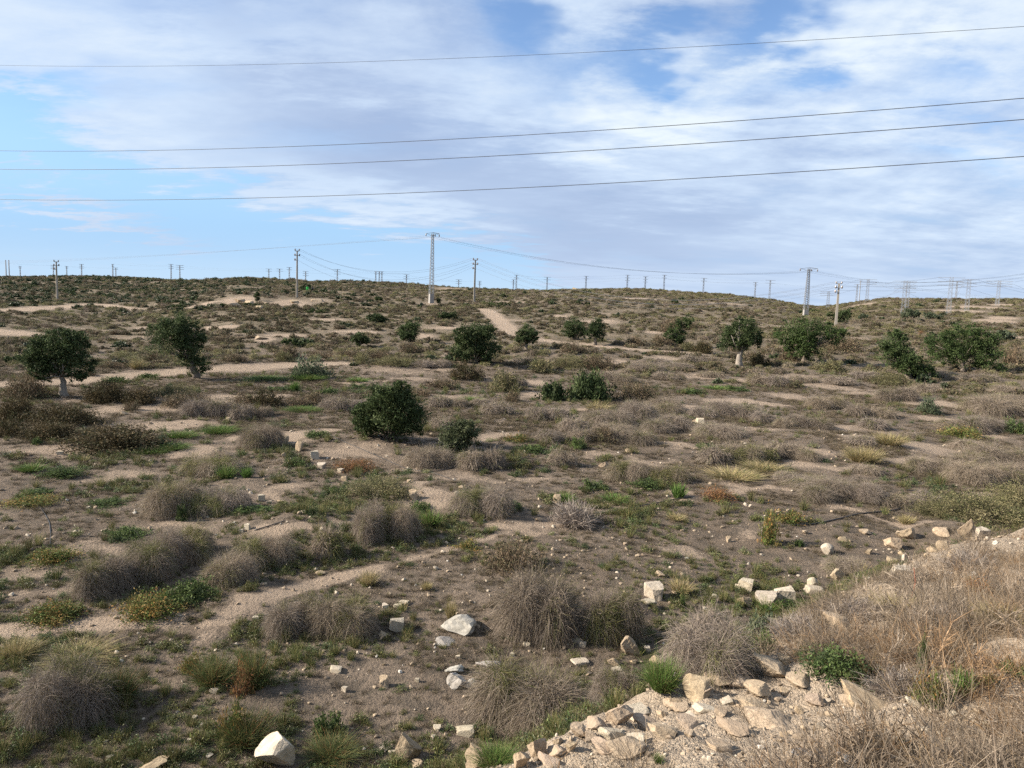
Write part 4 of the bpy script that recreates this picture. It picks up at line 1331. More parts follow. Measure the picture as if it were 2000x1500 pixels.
def lattice(px, py, tx, ty, label, base=1.3, top=0.5, arm=2.6, plinth=0.16, bays=18, th=0.09):
    q, H, t = foot_top(px, py, tx, ty)
    az = math.atan2(q[0], q[1])
    root = empty('lattice_tower', q, -az + 0.35)
    ph = H * plinth
    g = Geo()
    V = []
    for z, w in ((-0.4, base * 1.12), (ph, base * 1.04)):
        V += [(sx * w / 2, sy * w / 2, z) for sx, sy in ((-1, -1), (1, -1), (1, 1), (-1, 1))]
    g.add(V, [(3, 2, 1, 0), (4, 5, 6, 7), (0, 1, 5, 4), (1, 2, 6, 5), (2, 3, 7, 6), (3, 0, 4, 7)])
    g.obj('concrete_base', M_PLINTH, root)
    cor = [(-1, -1), (1, -1), (1, 1), (-1, 1)]
    zt = H * 0.965

    def W_(z):
        return (base * 0.98 + (top - base) * (z - ph) / (zt - ph)) / 2
    for sx, sy in cor:
        g = Geo()
        g.bar((sx * W_(ph), sy * W_(ph), ph - 0.05), (sx * W_(zt), sy * W_(zt), zt), th * 1.25)
        g.obj('leg', M_STEEL, root)
    zs = np.linspace(ph + 0.2, zt, bays + 1)
    g = Geo()
    for a, b in zip(zs[:-1], zs[1:]):
        for i in range(4):
            c0, c1 = cor[i], cor[(i + 1) % 4]
            wa, wb = W_(a), W_(b)
            g.bar((c0[0] * wa, c0[1] * wa, a), (c1[0] * wa, c1[1] * wa, a), th * 0.8)
            if i % 2 == 0:
                g.bar((c0[0] * wa, c0[1] * wa, a), (c1[0] * wb, c1[1] * wb, b), th * 0.6)
            else:
                g.bar((c1[0] * wa, c1[1] * wa, a), (c0[0] * wb, c0[1] * wb, b), th * 0.6)
    tag(g.obj('bracing', M_STEEL, root), kind='stuff')
    g = Geo()
    for sy in (-0.2, 0.2):
        g.bar((-arm, sy, zt - 0.12), (0, sy, zt + 0.18), th)
        g.bar((0, sy, zt + 0.18), (arm, sy, zt + 0.02), th)
    g.bar((-arm * 0.45, 0, zt - 0.4), (arm * 0.45, 0, zt - 0.4), th)
    g.bar((-arm * 0.95, 0, zt - 0.1), (-0.2, 0, zt - 0.45), th * 0.7)
    g.bar((arm * 0.95, 0, zt), (0.2, 0, zt - 0.45), th * 0.7)
    g.obj('crossarm', M_STEEL, root)
    att = []
    for sx in (-arm, 0.55, arm):
        zz = zt - 0.1
        Geo().tube([(sx, 0, zz), (sx, 0, zz - 0.25), (sx, 0, zz - 0.5)], [0.07, 0.13, 0.08], 6).obj('insulator', M_INS, root)
        att.append((sx, 0, zz - 0.5))
    tag(root, label, 'tower', 'lattice towers of the near power line')
    mw = Matrix.Translation(Vector(q)) @ Matrix.Rotation(-az + 0.35, 4, 'Z')
    return [np.array(mw @ Vector(a)) for a in att]


def span(name, label, supports, sags, r, mat, group, cat='wire', n=20):
    """one wire through its supports, hanging between them"""
    pts = []
    for (a, b), sg in zip(zip(supports[:-1], supports[1:]), sags):
        for i in range(n):
            f = i / n
            p = a * (1 - f) + b * f
            p = p + np.array((0, 0, -sg * 4 * f * (1 - f)))
            pts.append(p)
    pts.append(supports[-1])
    o = Geo().tube(pts, [r] * len(pts), 5).obj(name, mat)
    return tag(o, label, cat, group)


# four wires close overhead, running from far left to near right
def over(rows, d0, d1, r, label):
    P = []
    for px, py in rows:
        f = px / 2000.0
        dep = 1.0 / ((1 - f) / d0 + f / d1)
        P.append(EYE + ray(px, py) * dep)
    P = np.array(P)
    ax = P[-1, :2] - P[0, :2]
    xs = (P[:, :2] - P[0, :2]) @ ax / (ax @ ax)          # straight in plan, sagging in height
    s = np.linspace(-0.9, 1.6, 90)
    c = [np.polyfit(xs, P[:, i], 2 if i == 2 else 1) for i in range(3)]
    pts = np.stack([np.polyval(c[i], s) for i in range(3)], 1)
    o = Geo().tube(pts, [r] * len(pts), 6).obj('overhead_wire', M_WIRE)
    tag(o, label, 'wire', 'wires overhead in the foreground')


over([(0, 128), (500, 124), (1000, 110.5), (1500, 85), (2000, 50)], 38, 19, 0.0055, 'highest and thinnest of the four foreground wires')
over([(0, 295), (500, 286), (1000, 267.5), (1500, 233), (2000, 190)], 32, 16, 0.0078, 'second foreground wire from the top of the sky')
over([(0, 331), (500, 323), (1000, 304.5), (1500, 272), (2000, 232)], 30, 15, 0.0078, 'third foreground wire from the top of the sky')
over([(0, 390), (500, 384), (1000, 369.5), (1500, 342), (2000, 303)], 30, 15, 0.0078, 'lowest of the four foreground wires')

A0 = concrete_pole(112, 586, 112, 508, 'leftmost concrete pole standing alone on the left slope')
A1 = concrete_pole(580, 582, 583, 486, 'tall concrete pole beside the pale rock outcrop')
A2 = concrete_pole(926, 594, 930, 504, 'concrete pole at the head of the hill track')
A3 = concrete_pole(1632, 639, 1638, 550, 'concrete pole leaning behind the wide spreading tree')
B1 = lattice(842, 592, 845, 451, 'tall lattice tower on a pale concrete base in the centre', 0.82, 0.38, 1.45, 0.13, th=0.065)
B2 = lattice(1573, 618, 1579, 521, 'lattice tower with a wide flat crossarm behind the spreading tree', 0.9, 0.4, 1.9, 0.14, th=0.07)
GP, GL = 'wires of the concrete pole line', 'wires of the lattice tower line'
OFF = A3[0] + (A3[0] - A2[0]) * 0.9
OFFL = B1[0] + (np.array(EYE + ray(-300, 516) * 330) - B1[0])
rk = ('upper left', 'upper right', 'left bracket', 'right bracket', 'lowest')
for i in range(5):
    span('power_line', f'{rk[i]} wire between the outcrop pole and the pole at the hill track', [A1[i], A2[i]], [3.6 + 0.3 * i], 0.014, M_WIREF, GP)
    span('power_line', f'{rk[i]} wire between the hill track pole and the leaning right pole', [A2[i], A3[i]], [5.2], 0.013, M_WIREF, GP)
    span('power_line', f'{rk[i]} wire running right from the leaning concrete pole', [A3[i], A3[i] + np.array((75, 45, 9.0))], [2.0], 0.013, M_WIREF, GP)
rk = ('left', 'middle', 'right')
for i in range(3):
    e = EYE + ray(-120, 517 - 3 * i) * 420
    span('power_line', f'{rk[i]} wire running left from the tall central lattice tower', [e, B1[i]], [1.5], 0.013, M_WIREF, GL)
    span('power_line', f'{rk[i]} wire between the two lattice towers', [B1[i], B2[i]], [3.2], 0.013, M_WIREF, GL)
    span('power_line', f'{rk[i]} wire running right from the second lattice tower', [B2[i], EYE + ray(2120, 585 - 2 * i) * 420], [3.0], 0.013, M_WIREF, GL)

# far towers along the skyline: x, top y, foot y (0 = hidden behind the rise), arms, arm half-width m, label
FAR = [(11, 508, 0, 1, 0.5, 'leftmost thin pole of a close pair on the far left skyline'), (17, 508, 0, 1, 0.5, 'right thin pole of a close pair on the far left skyline'), (39, 520, 0, 2, 2, 'short far pole right of the close pair on the far left'),
       (104, 518, 0, 3, 3, 'far tower just left of the leftmost concrete pole'), (130, 520, 0, 2, 2, 'far tower just right of the leftmost concrete pole'), (159, 516, 0, 3, 2.5, 'second far tower right of the leftmost concrete pole'),
       (220, 516, 0, 2, 1.6, 'taller tower of the left skyline pair'), (226, 523, 0, 2, 3, 'shorter wider tower of the left skyline pair'), (334, 516, 0, 3, 2.6, 'left tower of the pair above the leaning olive tree'), (351, 518, 0, 3, 4, 'right tower of the pair above the leaning olive tree'),
       (525, 525, 0, 2, 3, 'first of three far towers left of the outcrop pole'), (546, 525, 0, 2, 3, 'second of three far towers left of the outcrop pole'), (565, 522, 0, 2, 2.5, 'far tower nearest left of the outcrop pole'),
       (597, 530, 0, 3, 3, 'short far tower just right of the outcrop pole'), (659, 526, 0, 3, 3, 'far tower standing alone right of the green figure'), (734, 530, 0, 2, 1.5, 'leftmost of three far towers bunched on the skyline'),
       (741, 530, 0, 2, 2.5, 'middle of three far towers bunched on the skyline'), (746, 530, 0, 2, 2, 'rightmost of three far towers bunched on the skyline'), (794, 536, 0, 3, 3, 'far tower left of the tall central lattice tower'),
       (896, 546, 0, 3, 3.5, 'far tower between the central lattice tower and the track pole'), (937, 549, 0, 3, 2.5, 'short far tower just right of the track pole'), (1003, 546, 0, 3, 2, 'shorter of the two close far towers right of the track pole'),
       (1009, 537, 0, 2, 2, 'taller of the two close far towers right of the track pole'), (1069, 541, 0, 2, 3, 'first skyline tower left of the hilltop bushes'), (1145, 539, 0, 2, 2, 'skyline tower rising beside the hilltop bushes'),
       (1226, 537, 0, 3, 2, 'leftmost of three towers on the central hilltop'), (1261, 540, 0, 3, 2, 'middle of three towers on the central hilltop'), (1298, 537, 0, 2, 2, 'rightmost of three towers on the central hilltop'),
       (1375, 543, 0, 2, 2.5, 'skyline tower alone on the right shoulder of the hill'), (1476, 551, 0, 2, 2, 'far tower where the central hill drops away'), (1505, 547, 0, 2, 3.5, 'far tower left of the second lattice tower'),
       (1618, 569, 604, 3, 3, 'far tower standing in the dip between the hills'), (1675, 555, 0, 2, 2.5, 'left tower of the close pair right of the leaning pole'), (1681, 548, 0, 1, 1.2, 'right tower of the close pair right of the leaning pole'),
       (1695, 545, 590, 3, 3, 'three-armed tower right of the close skyline pair'), (1767, 548, 615, 4, 2.4, 'front tower of the overlapping pair on the right hill'), (1773, 550, 602, 3, 2, 'rear tower of the overlapping pair on the right hill'),
       (1856, 541, 613, 3, 3, 'tallest three-armed tower on the right hill'), (1870, 549, 0, 3, 3.5, 'three-armed tower just behind the tallest right one'), (1891, 545, 608, 3, 1.8, 'narrow-armed tower right of the tallest right one'), (1950, 548, 597, 3, 3.5, 'rightmost three-armed tower near the photo edge')]
FT = {}
for tx, ty, fy, arms, aw, lb in FAR:
    v = ray(tx, ty)
    if fy:
        q, t = hit(tx - (fy - ty) * 0.055, fy)
        H = foot_top(tx - (fy - ty) * 0.055, fy, tx, ty)[1]
    else:
        best = None
        for dd in np.linspace(270, 1500, 160):
            p = EYE + v * (dd / math.hypot(v[0], v[1]))
            hgt = p[2] - zat(p[0], p[1])
            if best is None or abs(hgt - 17) < best[0]:
                best = (abs(hgt - 17), p, hgt)
        _, p, H = best
        q = np.array((p[0], p[1], p[2] - H))
    dist = math.hypot(q[0], q[1])
    kth = dist / 330.0
    az = math.atan2(q[0], q[1])
    g = Geo()
    th = 0.07 * kth
    b, tp = 0.5 * max(0.8, H * 0.06), 0.28
    solid = arms == 1
    if solid:
        g.tube([(0, 0, -0.3), (0, 0, H)], [0.2 * kth, 0.15 * kth], 6)
    else:
        for sx, sy in ((-1, -1), (1, -1), (1, 1), (-1, 1)):
            g.bar((sx * b, sy * b, -0.3), (sx * tp, sy * tp, H), th)
        nb = 9
        for j in range(nb):
            z0, z1 = H * j / nb, H * (j + 1) / nb
            w0, w1 = b + (tp - b) * j / nb, b + (tp - b) * (j + 1) / nb
            for sy in (-1, 1):
                g.bar((-w0, sy * w0, z0), (w1, sy * w1, z1), th * 0.6)
                g.bar((w0, sy * w0, z0), (-w1, sy * w1, z1), th * 0.6)
    root = empty('power_tower', q, -az + 0.2)
    g.obj('mast', M_STEELF, root)
    k2 = 1.0
    tops = []
    for j in range(arms):
        z = H - 0.15 - j * 0.105 * min(H, 18)
        a_ = aw * 0.85 * k2
        Geo().bar((-a_, 0, z), (a_, 0, z), 0.10 * kth, 0.12 * kth).obj('crossarm', M_STEELF, root)
        for s_ in (-1, 1):
            tops.append(np.array((q[0] + s_ * a_ * math.cos(az), q[1] - s_ * a_ * math.sin(az), q[2] + z)))
    tag(root, lb, 'tower', 'far towers along the skyline')
    FT[tx] = tops
GF = 'wires of the far towers'


def chain(keys, idx, label, sag, r, ends=(True, True)):
    sup = [FT[kx][min(idx, len(FT[kx]) - 1)] for kx in keys]
    if ends[0] and keys[0] < 400:
        sup = [sup[0] + (sup[0] - sup[1]) * 0.6] + sup
    if ends[1] and keys[-1] > 1600:
        sup = sup + [EYE + ray(2160, 548 + 7 * idx) * 430]
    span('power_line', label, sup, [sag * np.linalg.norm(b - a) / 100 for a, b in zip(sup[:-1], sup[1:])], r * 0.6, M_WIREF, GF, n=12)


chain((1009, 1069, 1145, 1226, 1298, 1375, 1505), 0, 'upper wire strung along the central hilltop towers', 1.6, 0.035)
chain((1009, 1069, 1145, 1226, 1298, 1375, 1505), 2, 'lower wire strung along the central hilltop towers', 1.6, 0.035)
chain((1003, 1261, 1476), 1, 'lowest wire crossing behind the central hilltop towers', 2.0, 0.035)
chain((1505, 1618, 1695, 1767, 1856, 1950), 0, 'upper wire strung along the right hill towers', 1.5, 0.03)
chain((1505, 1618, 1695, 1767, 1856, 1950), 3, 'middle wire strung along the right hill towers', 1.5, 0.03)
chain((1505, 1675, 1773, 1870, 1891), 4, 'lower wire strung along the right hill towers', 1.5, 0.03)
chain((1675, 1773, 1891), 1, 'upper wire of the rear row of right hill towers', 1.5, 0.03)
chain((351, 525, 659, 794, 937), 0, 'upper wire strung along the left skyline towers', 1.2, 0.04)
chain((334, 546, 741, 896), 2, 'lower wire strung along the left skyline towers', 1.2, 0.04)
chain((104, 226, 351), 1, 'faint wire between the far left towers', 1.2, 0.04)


# ------------------------------------------------------------------ hoses and litter
def hose(pts, r, label, name='irrigation_hose', mat=None, lift=0.02, cat='hose'):
    P = []
    for (a, b) in zip(pts[:-1], pts[1:]):
        for f in np.linspace(0, 1, 9)[:-1]:
            q, t = hit(a[0] + (b[0] - a[0]) * f, a[1] + (b[1] - a[1]) * f)
            P.append(q + np.array((0, 0, lift)))
    q, t = hit(*pts[-1])
    P.append(q + np.array((0, 0, lift)))
    P = np.array(P)
    for _ in range(2):
        P[1:-1] = 0.25 * P[:-2] + 0.5 * P[1:-1] + 0.25 * P[2:]
    r *= 0.68
    P[:, 2] = np.maximum(P[:, 2], height(P[:, 0], P[:, 1]) + r * 0.6)
    o = Geo().tube(P, [r] * len(P), 6).obj(name, mat or M_HOSE, None, True)
    return tag(o, label, cat, 'black irrigation hoses' if cat == 'hose' else None)


hose([(1160, 1006), (1230, 994), (1320, 976), (1350, 972)], 0.022, 'black hose lying straight on pale soil right of the dead bush')
hose([(1545, 1027), (1590, 1025), (1640, 1014), (1680, 1004), (1740, 999), (1778, 989)], 0.022, 'black hose curving towards the right-hand cushion shrub')
hose([(1770, 958), (1810, 962), (1855, 966)], 0.02, 'short black hose piece left of the right-hand tussocks')
hose([(622, 838), (660, 858), (735, 890), (790, 915), (850, 925), (890, 940)], 0.014, 'thin dark hose winding below the large round dark bush', lift=0.01)
hose([(836, 923), (862, 920), (888, 914)], 0.016, 'very short hose piece between two tussocks below the round bush')
hose([(498, 1037), (525, 1029), (556, 1019)], 0.018, 'thin hose on the pale mound left of the tall tussocks')
hose([(73, 985), (88, 1005), (97, 1022), (99, 1045), (98, 1066)], 0.013, 'bent black hose on open ground at the far left', lift=0.01)
M_RED = plain('red_brown_stem', (0.16, 0.065, 0.04), 0.7, 0, 0.3, 9.0)
q, t = hit(1774, 1182)
s_ = t / FPX
o = Geo().tube([q + np.array((0, 0, -0.05)), q + np.array((6 * s_, 0, 22 * s_)), q + np.array((12 * s_, 0.02, 44 * s_)), q + np.array((7 * s_, 0.03, 74 * s_))], [0.008, 0.009, 0.010, 0.005], 6).obj('dry_stalk', M_RED, None, True)
tag(o, 'bent red-brown dry stalk sticking up from the bank grass', 'stalk')

# crumpled plastic on the bank
M_BAG = plain('grey_plastic', (0.27, 0.285, 0.305), 0.35, 0, 0.2, 6.0, 0.5, 0.5)
M_BLUE = plain('pale_blue_plastic', (0.25, 0.33, 0.40), 0.25, 0, 0.35, 14.0, 0.6, 0.5)
for kd, px, py, w, h, sd_, mt, lb in (('bag', 1565, 1480, 44, 22, 201, M_BAG, 'small crumpled grey plastic sheet low on the bank'), ('bag', 1668, 1504, 62, 24, 202, M_BAG, 'larger crumpled pale plastic sheet at the bottom edge'),
                                      ('bag', 1640, 1478, 22, 14, 203, M_BAG, 'scrap of grey plastic between the two crumpled sheets'), ('bag', 1915, 1292, 40, 16, 204, M_BAG, 'grey plastic scrap below the blue wrapper'),
                                      ('bag', 1902, 1226, 24, 38, 205, M_BLUE, 'pale blue crumpled wrapper caught in the bank grass'), ('bag', 1626, 1232, 14, 14, 206, M_BAG, 'small pale disc of litter beside the earth mound')):
    q, t = hit(px, py)
    me = rock_mesh('plastic', sd_, 4, 0, 0.13, 3, mt)
    o = link('plastic_litter', me, q, (0.2, 0.1, sd_), (w * t / FPX, w * t / FPX * 0.8, max(h * t / FPX * 0.7, 0.02)))
    tag(o, lb, 'litter', 'plastic litter on the bank')

# the two far figures beside the outcrop pole
M_HIVIS = plain('bright_green_cloth', (0.05, 0.45, 0.08), 0.7, 0, 0.1)
M_DARKC = plain('dark_cloth', (0.02, 0.02, 0.025), 0.8, 0, 0.1)


def crouched(px, py, h, mat, label, head_col):
    """a person crouching, back rounded, seen far away"""
    q, t = hit(px, py)
    S = h * t / FPX / 1.05
    root = empty('person', q, prs.uniform(-0.6, 0.6))
    J = [(0, 0, 0.42), (0, -0.05, 0.68), (0, -0.16, 0.88), (0, -0.2, 0.97), (0, -0.22, 1.08), (0.12, -0.3, 0.5), (0.13, -0.1, 0.1), (0.13, -0.24, 0.04), (-0.12, -0.3, 0.5), (-0.13, -0.1, 0.1), (-0.13, -0.24, 0.04),
         (0.2, -0.16, 0.82), (0.24, -0.32, 0.62), (0.12, -0.48, 0.52), (-0.2, -0.16, 0.82), (-0.24, -0.32, 0.62), (-0.12, -0.48, 0.52)]
    E = [(0, 1), (1, 2), (2, 3), (3, 4), (0, 5), (5, 6), (6, 7), (0, 8), (8, 9), (9, 10), (2, 11), (11, 12), (12, 13), (2, 14), (14, 15), (15, 16)]
    RR = [0.17, 0.19, 0.17, 0.07, 0.1, 0.1, 0.06, 0.05, 0.1, 0.06, 0.05, 0.08, 0.06, 0.045, 0.08, 0.06, 0.045]
    me = bpy.data.meshes.new('body')
    me.from_pydata([tuple(c * S for c in p) for p in J], E, [])
    bm = bmesh.new()
    bm.from_mesh(me)
    ly = bm.verts.layers.skin.verify()
    for v, r in zip(bm.verts, RR):
        v[ly].radius = (r * S, r * S)
    bm.verts.ensure_lookup_table()
    bm.verts[0][ly].use_root = True
    bm.to_mesh(me)
    bm.free()
    me.materials.append(mat)
    o = link('body', me, parent=root)
    o.modifiers.new('skin', 'SKIN')
    sb = o.modifiers.new('sub', 'SUBSURF')
    sb.levels = sb.render_levels = 2
    bmh = bmesh.new()
    bmesh.ops.create_icosphere(bmh, subdivisions=2, radius=0.115 * S)
    for v in bmh.verts:
        v.co.z = max(v.co.z, -0.02 * S) * 1.15 + 1.14 * S
        v.co.y += -0.2 * S
    mh = bpy.data.meshes.new('hair')
    bmh.to_mesh(mh)
    bmh.free()
    mh.materials.append(head_col)
    link('hair', mh, parent=root)
    tag(root, label, 'person')


crouched(600, 568, 8.5, M_HIVIS, 'person in bright green clothing crouching far off beside a dark bush', M_DARKC)
crouched(611.5, 568, 8, M_DARKC, 'person in dark clothing crouching right of the bright green one', M_DARKC)

# ------------------------------------------------------------------ ground cover nobody could count
def scatter(name, label, meshes, P, rot, scl, tint, idx, kind='stuff'):
    pc = bpy.data.collections.new(name + '_forms')
    for i, me in enumerate(meshes):
        pc.objects.link(bpy.data.objects.new('%s_form_%02d' % (name, i), me))
    me = bpy.data.meshes.new(name)
    n = len(P)
    me.vertices.add(n)
    me.vertices.foreach_set('co', np.ascontiguousarray(P, np.float32).ravel())
    for nm, tp, fld, v in (('rot', 'FLOAT_VECTOR', 'vector', rot), ('scl', 'FLOAT_VECTOR', 'vector', scl), ('tint', 'FLOAT_VECTOR', 'vector', tint), ('idx', 'INT', 'value', idx)):
        a = me.attributes.new(nm, tp, 'POINT')
        a.data.foreach_set(fld, np.ascontiguousarray(v, np.int32 if tp == 'INT' else np.float32).ravel())
    o = link(name, me)
    ng = bpy.data.node_groups.new(name, 'GeometryNodeTree')
    ng.interface.new_socket('Geometry', in_out='INPUT', socket_type='NodeSocketGeometry')
    ng.interface.new_socket('Geometry', in_out='OUTPUT', socket_type='NodeSocketGeometry')
    N = ng.nodes
    gi, go = N.new('NodeGroupInput'), N.new('NodeGroupOutput')
    ci = N.new('GeometryNodeCollectionInfo')
    ci.inputs['Collection'].default_value = pc
    ci.inputs['Separate Children'].default_value = True
    ci.inputs['Reset Children'].default_value = True
    ip = N.new('GeometryNodeInstanceOnPoints')
    ip.inputs['Pick Instance'].default_value = True

    def na(nm, tp):
        x = N.new('GeometryNodeInputNamedAttribute')
        x.data_type = tp
        x.inputs['Name'].default_value = nm
        return [s for s in x.outputs if s.enabled and s.name == 'Attribute'][0]
    L = ng.links
    L.new(gi.outputs[0], ip.inputs['Points'])
    L.new(ci.outputs[0], ip.inputs['Instance'])
    L.new(na('idx', 'INT'), ip.inputs['Instance Index'])
    L.new(na('rot', 'FLOAT_VECTOR'), ip.inputs['Rotation'])
    L.new(na('scl', 'FLOAT_VECTOR'), ip.inputs['Scale'])
    L.new(ip.outputs[0], go.inputs[0])
    md = o.modifiers.new('scatter', 'NODES')
    md.node_group = ng
    return tag(o, label, None, None, kind)


srs = np.random.RandomState(11)


def polar(n, r0, r1, a0=-43, a1=43, power=2.0):
    """points on the land, evenly spread by area (power 2) or closer in (power < 2)"""
    u = srs.rand(n)
    r = (r0 ** power + u * (r1 ** power - r0 ** power)) ** (1 / power)
    a = np.radians(a0 + (a1 - a0) * srs.rand(n))
    return r * np.sin(a), r * np.cos(a), r


def put(x, y, sink=0.0):
    return np.stack([x, y, height(x, y) - sink], 1)


def lay(n, zr=0.0):
    r = np.zeros((n, 3))
    r[:, 0] = zr * srs.randn(n)
    r[:, 1] = zr * srs.randn(n)
    r[:, 2] = 6.283 * srs.rand(n)
    return r


def low(kind, f, wn):
    out_ = []
    for i in range(4):
        sd = 3000 + 17 * i + 101 * len(kind)
        if kind == 'grey':
            Q, C = g_tussock(sd, int(1000 * f), 2, 0.0062 * wn, 0.1)
        elif kind == 'cushion':
            Q, C = g_shrub(sd, int(60 * f), int(900 * f), 0.008 * wn, CUSH, (3, 3, 2, 2), lsize=0.10 * wn ** 0.6, clump=0.05, ratio=0.4)
        elif kind == 'brown':
            Q, C = g_shrub(sd, int(70 * f), int(900 * f), 0.008 * wn, BROWN, (3, 3, 2, 2), lsize=0.10 * wn ** 0.6, clump=0.05, ratio=0.32)
        elif kind == 'leafy':
            Q, C = g_shrub(sd, int(40 * f), int(900 * f), 0.008 * wn, OAK, (3, 3, 2, 2), lsize=0.11 * wn ** 0.6, clump=0.05, ratio=0.5)
        elif kind == 'weed':
            Q, C = g_shrub(sd, int(40 * f), int(260 * f), 0.01 * wn, GREEN + [(0.09, 0.10, 0.05)], (3, 2, 3, 3), (0.08, 0.085, 0.04), lsize=0.13, clump=0.09, ratio=0.3)
        elif kind == 'litter':
            Q, C = g_grass(sd, int(90 * f), 2, 0.014 * wn, [(0.20, 0.155, 0.11), (0.26, 0.21, 0.15), (0.12, 0.095, 0.065), (0.11, 0.105, 0.05)], (3, 2, 3, 2), 0.34, 65, 0.25, 0.2)
        elif kind == 'tuft':
            Q, C = g_grass(sd, int(120 * f), 3, 0.010 * wn, OLIVE + GREEN + STRAW[:2], (2, 2, 2, 1, 1, 1, 1, 1), 0.28, 40, 0.25, 0.12)
        out_.append((Q, C))
    return out_


def meshes_of(kinds, f, wn, mats):
    ms = []
    for kd in kinds:
        for Q, C in low(kd, f, wn):
            ms.append(quads_mesh(kd, Q, C, mats.get(kd, M_DRYI)))
    return ms


LI = {'leafy': M_LEAFI, 'weed': M_LEAFI}
# --- hillside scrub (every form four times over: 0-3 olive, 4-7 brown, 8-11 grey, 12-15 dark green)
kinds = ('grey', 'brown', 'grey', 'leafy')
ms = meshes_of(kinds, 0.6, 1.9, LI)
X_, Y_, R_, S_ = [], [], [], []
for n, r0, r1, a0, a1, smin, smax in ((8000, 52, 130, -43, 43, 0.45, 1.25), (24000, 125, 330, -43, 43, 0.6, 1.7), (7000, 320, 640, -43, -5, 1.2, 2.8)):
    x, y, r = polar(n, r0, r1, a0, a1)
    b = bare(x, y)
    dn = 1.12 + 1.4 * fbm(x / 9.0, y / 14.0, 4)
    keep = (b < 0.3) & (srs.rand(n) < np.clip(dn, 0.06, 1))
    x, y, r = x[keep], y[keep], r[keep]
    X_.append(x)
    Y_.append(y)
    R_.append(r)
    S_.append(smin + (smax - smin) * srs.rand(len(x)) ** 1.8)
x, y, r, s = map(np.concatenate, (X_, Y_, R_, S_))
n = len(x)
az_ = np.degrees(np.arctan2(x, y))
zone = fbm(x / 26.0 + 3, y / 26.0, 3)
pick = zone + 0.55 * srs.randn(n)
dark = np.clip((-az_ - 6) / 18, 0, 1) * np.clip((r - 110) / 60, 0, 1)
kd = np.where(pick > 0.42, 0, np.where(pick > -0.25, 1, 2))
kd = np.where((srs.rand(n) < 0.03 + 0.3 * dark), 3, kd)
mid = (r > 70) & (r < 135) & (np.abs(az_ + 7) < 14)
kd = np.where(mid & (srs.rand(n) < 0.5), 1, kd)
up_ = np.clip((r - 150) / 80, 0, 1) * (az_ > -8)
kd = np.where(srs.rand(n) < 0.45 * up_, 0, kd)
idx = kd * 4 + srs.randint(0, 4, n)
hz = s * (0.26 + 0.22 * srs.rand(n)) * np.where(kd == 3, 1.15, 1.0)
tint = np.stack([0.72 + 0.5 * srs.rand(n)] * 3, 1)
tint = tint * np.where((kd == 0)[:, None], np.array((0.74, 0.82, 0.60)), np.where((kd == 1)[:, None], np.array((1.0, 1.06, 1.05)), np.array((0.8, 0.8, 0.8))))
tint[:, 1] *= 0.96 + 0.08 * srs.rand(n)
scatter('hillside_scrub', 'low brown and olive scrub covering the hillsides', ms, put(x, y, 0.03), lay(n, 0.05), np.stack([s, s * (0.8 + 0.5 * srs.rand(n)), hz], 1), tint, idx)

# --- small weeds on the flat
ms = meshes_of(('weed', 'tuft'), 1.0, 1.3, LI)
x, y, r = polar(46000, 5.0, 62, -44, 44, 1.2)
xb, yb, rb = polar(20000, 5.0, 19, -44, 44, 1.3)
x, y, r = np.concatenate([x, xb]), np.concatenate([y, yb]), np.concatenate([r, rb])
dn = fbm(x / 3.2 + 40, y / 3.2, 4, 0.6)
sdv, _ = crest_sd(x, y)
keep = (bare(x, y) < 0.3) & (sdv < -0.4) & (srs.rand(len(x)) < np.clip(0.22 + 1.6 * dn, 0.05, 1) * np.clip(1.5 - r / 40, 0.45, 1))
x, y, r, dn = x[keep], y[keep], r[keep], dn[keep]
n = len(x)
s = (0.07 + 0.25 * srs.rand(n) ** 2.2) * np.clip(r / 18, 0.75, 1.35)
kd = (srs.rand(n) < 0.35).astype(int)
hue = fbm(x / 4.0, y / 4.0 + 30, 2)[:, None] + 0.5 * srs.randn(n, 1)
tint = np.where(hue > 0.25, np.array((1.0, 1.05, 1.0)), np.where(hue > -0.3, np.array((1.5, 1.15, 1.05)), np.array((1.75, 1.45, 1.4)))) * (0.7 + 0.5 * srs.rand(n, 1))
tint = np.where((kd == 1)[:, None], np.array((0.95, 0.97, 0.95)) * tint.mean(1, keepdims=True) * 0.72, tint)
scatter('weed_cover', 'small low weeds dotted over the sandy flat', ms, put(x, y, 0.0), lay(n, 0.1), np.stack([s, s, s * (0.3 + 0.4 * srs.rand(n)) * np.where(kd == 1, 1.7, 1.0)], 1), tint, kd * 4 + srs.randint(0, 4, n))

# --- dry litter and dead grass lying on the flat
ms = meshes_of(('litter',), 1.0, 1.2, {})
x, y, r = polar(85000, 5.0, 60, -44, 44, 1.05)
dn = fbm(x / 2.6 + 70, y / 2.6, 4, 0.6)
sdv, _ = crest_sd(x, y)
keep = (bare(x, y) < 0.35) & (sdv < -0.4) & (srs.rand(len(x)) < np.clip(0.4 + 1.3 * dn, 0.1, 1))
x, y, r = x[keep], y[keep], r[keep]
n = len(x)
s = (0.12 + 0.2 * srs.rand(n)) * np.clip(r / 18, 0.8, 1.8)
tint = (0.35 + 0.6 * srs.rand(n, 1)) * np.array((1.0, 0.98, 0.97))
scatter('dry_litter', 'dry grass litter strewn over the sandy flat', ms, put(x, y, 0.004), lay(n, 0.08), np.stack([s, s, s * (0.15 + 0.2 * srs.rand(n))], 1), tint, srs.randint(0, 4, n))


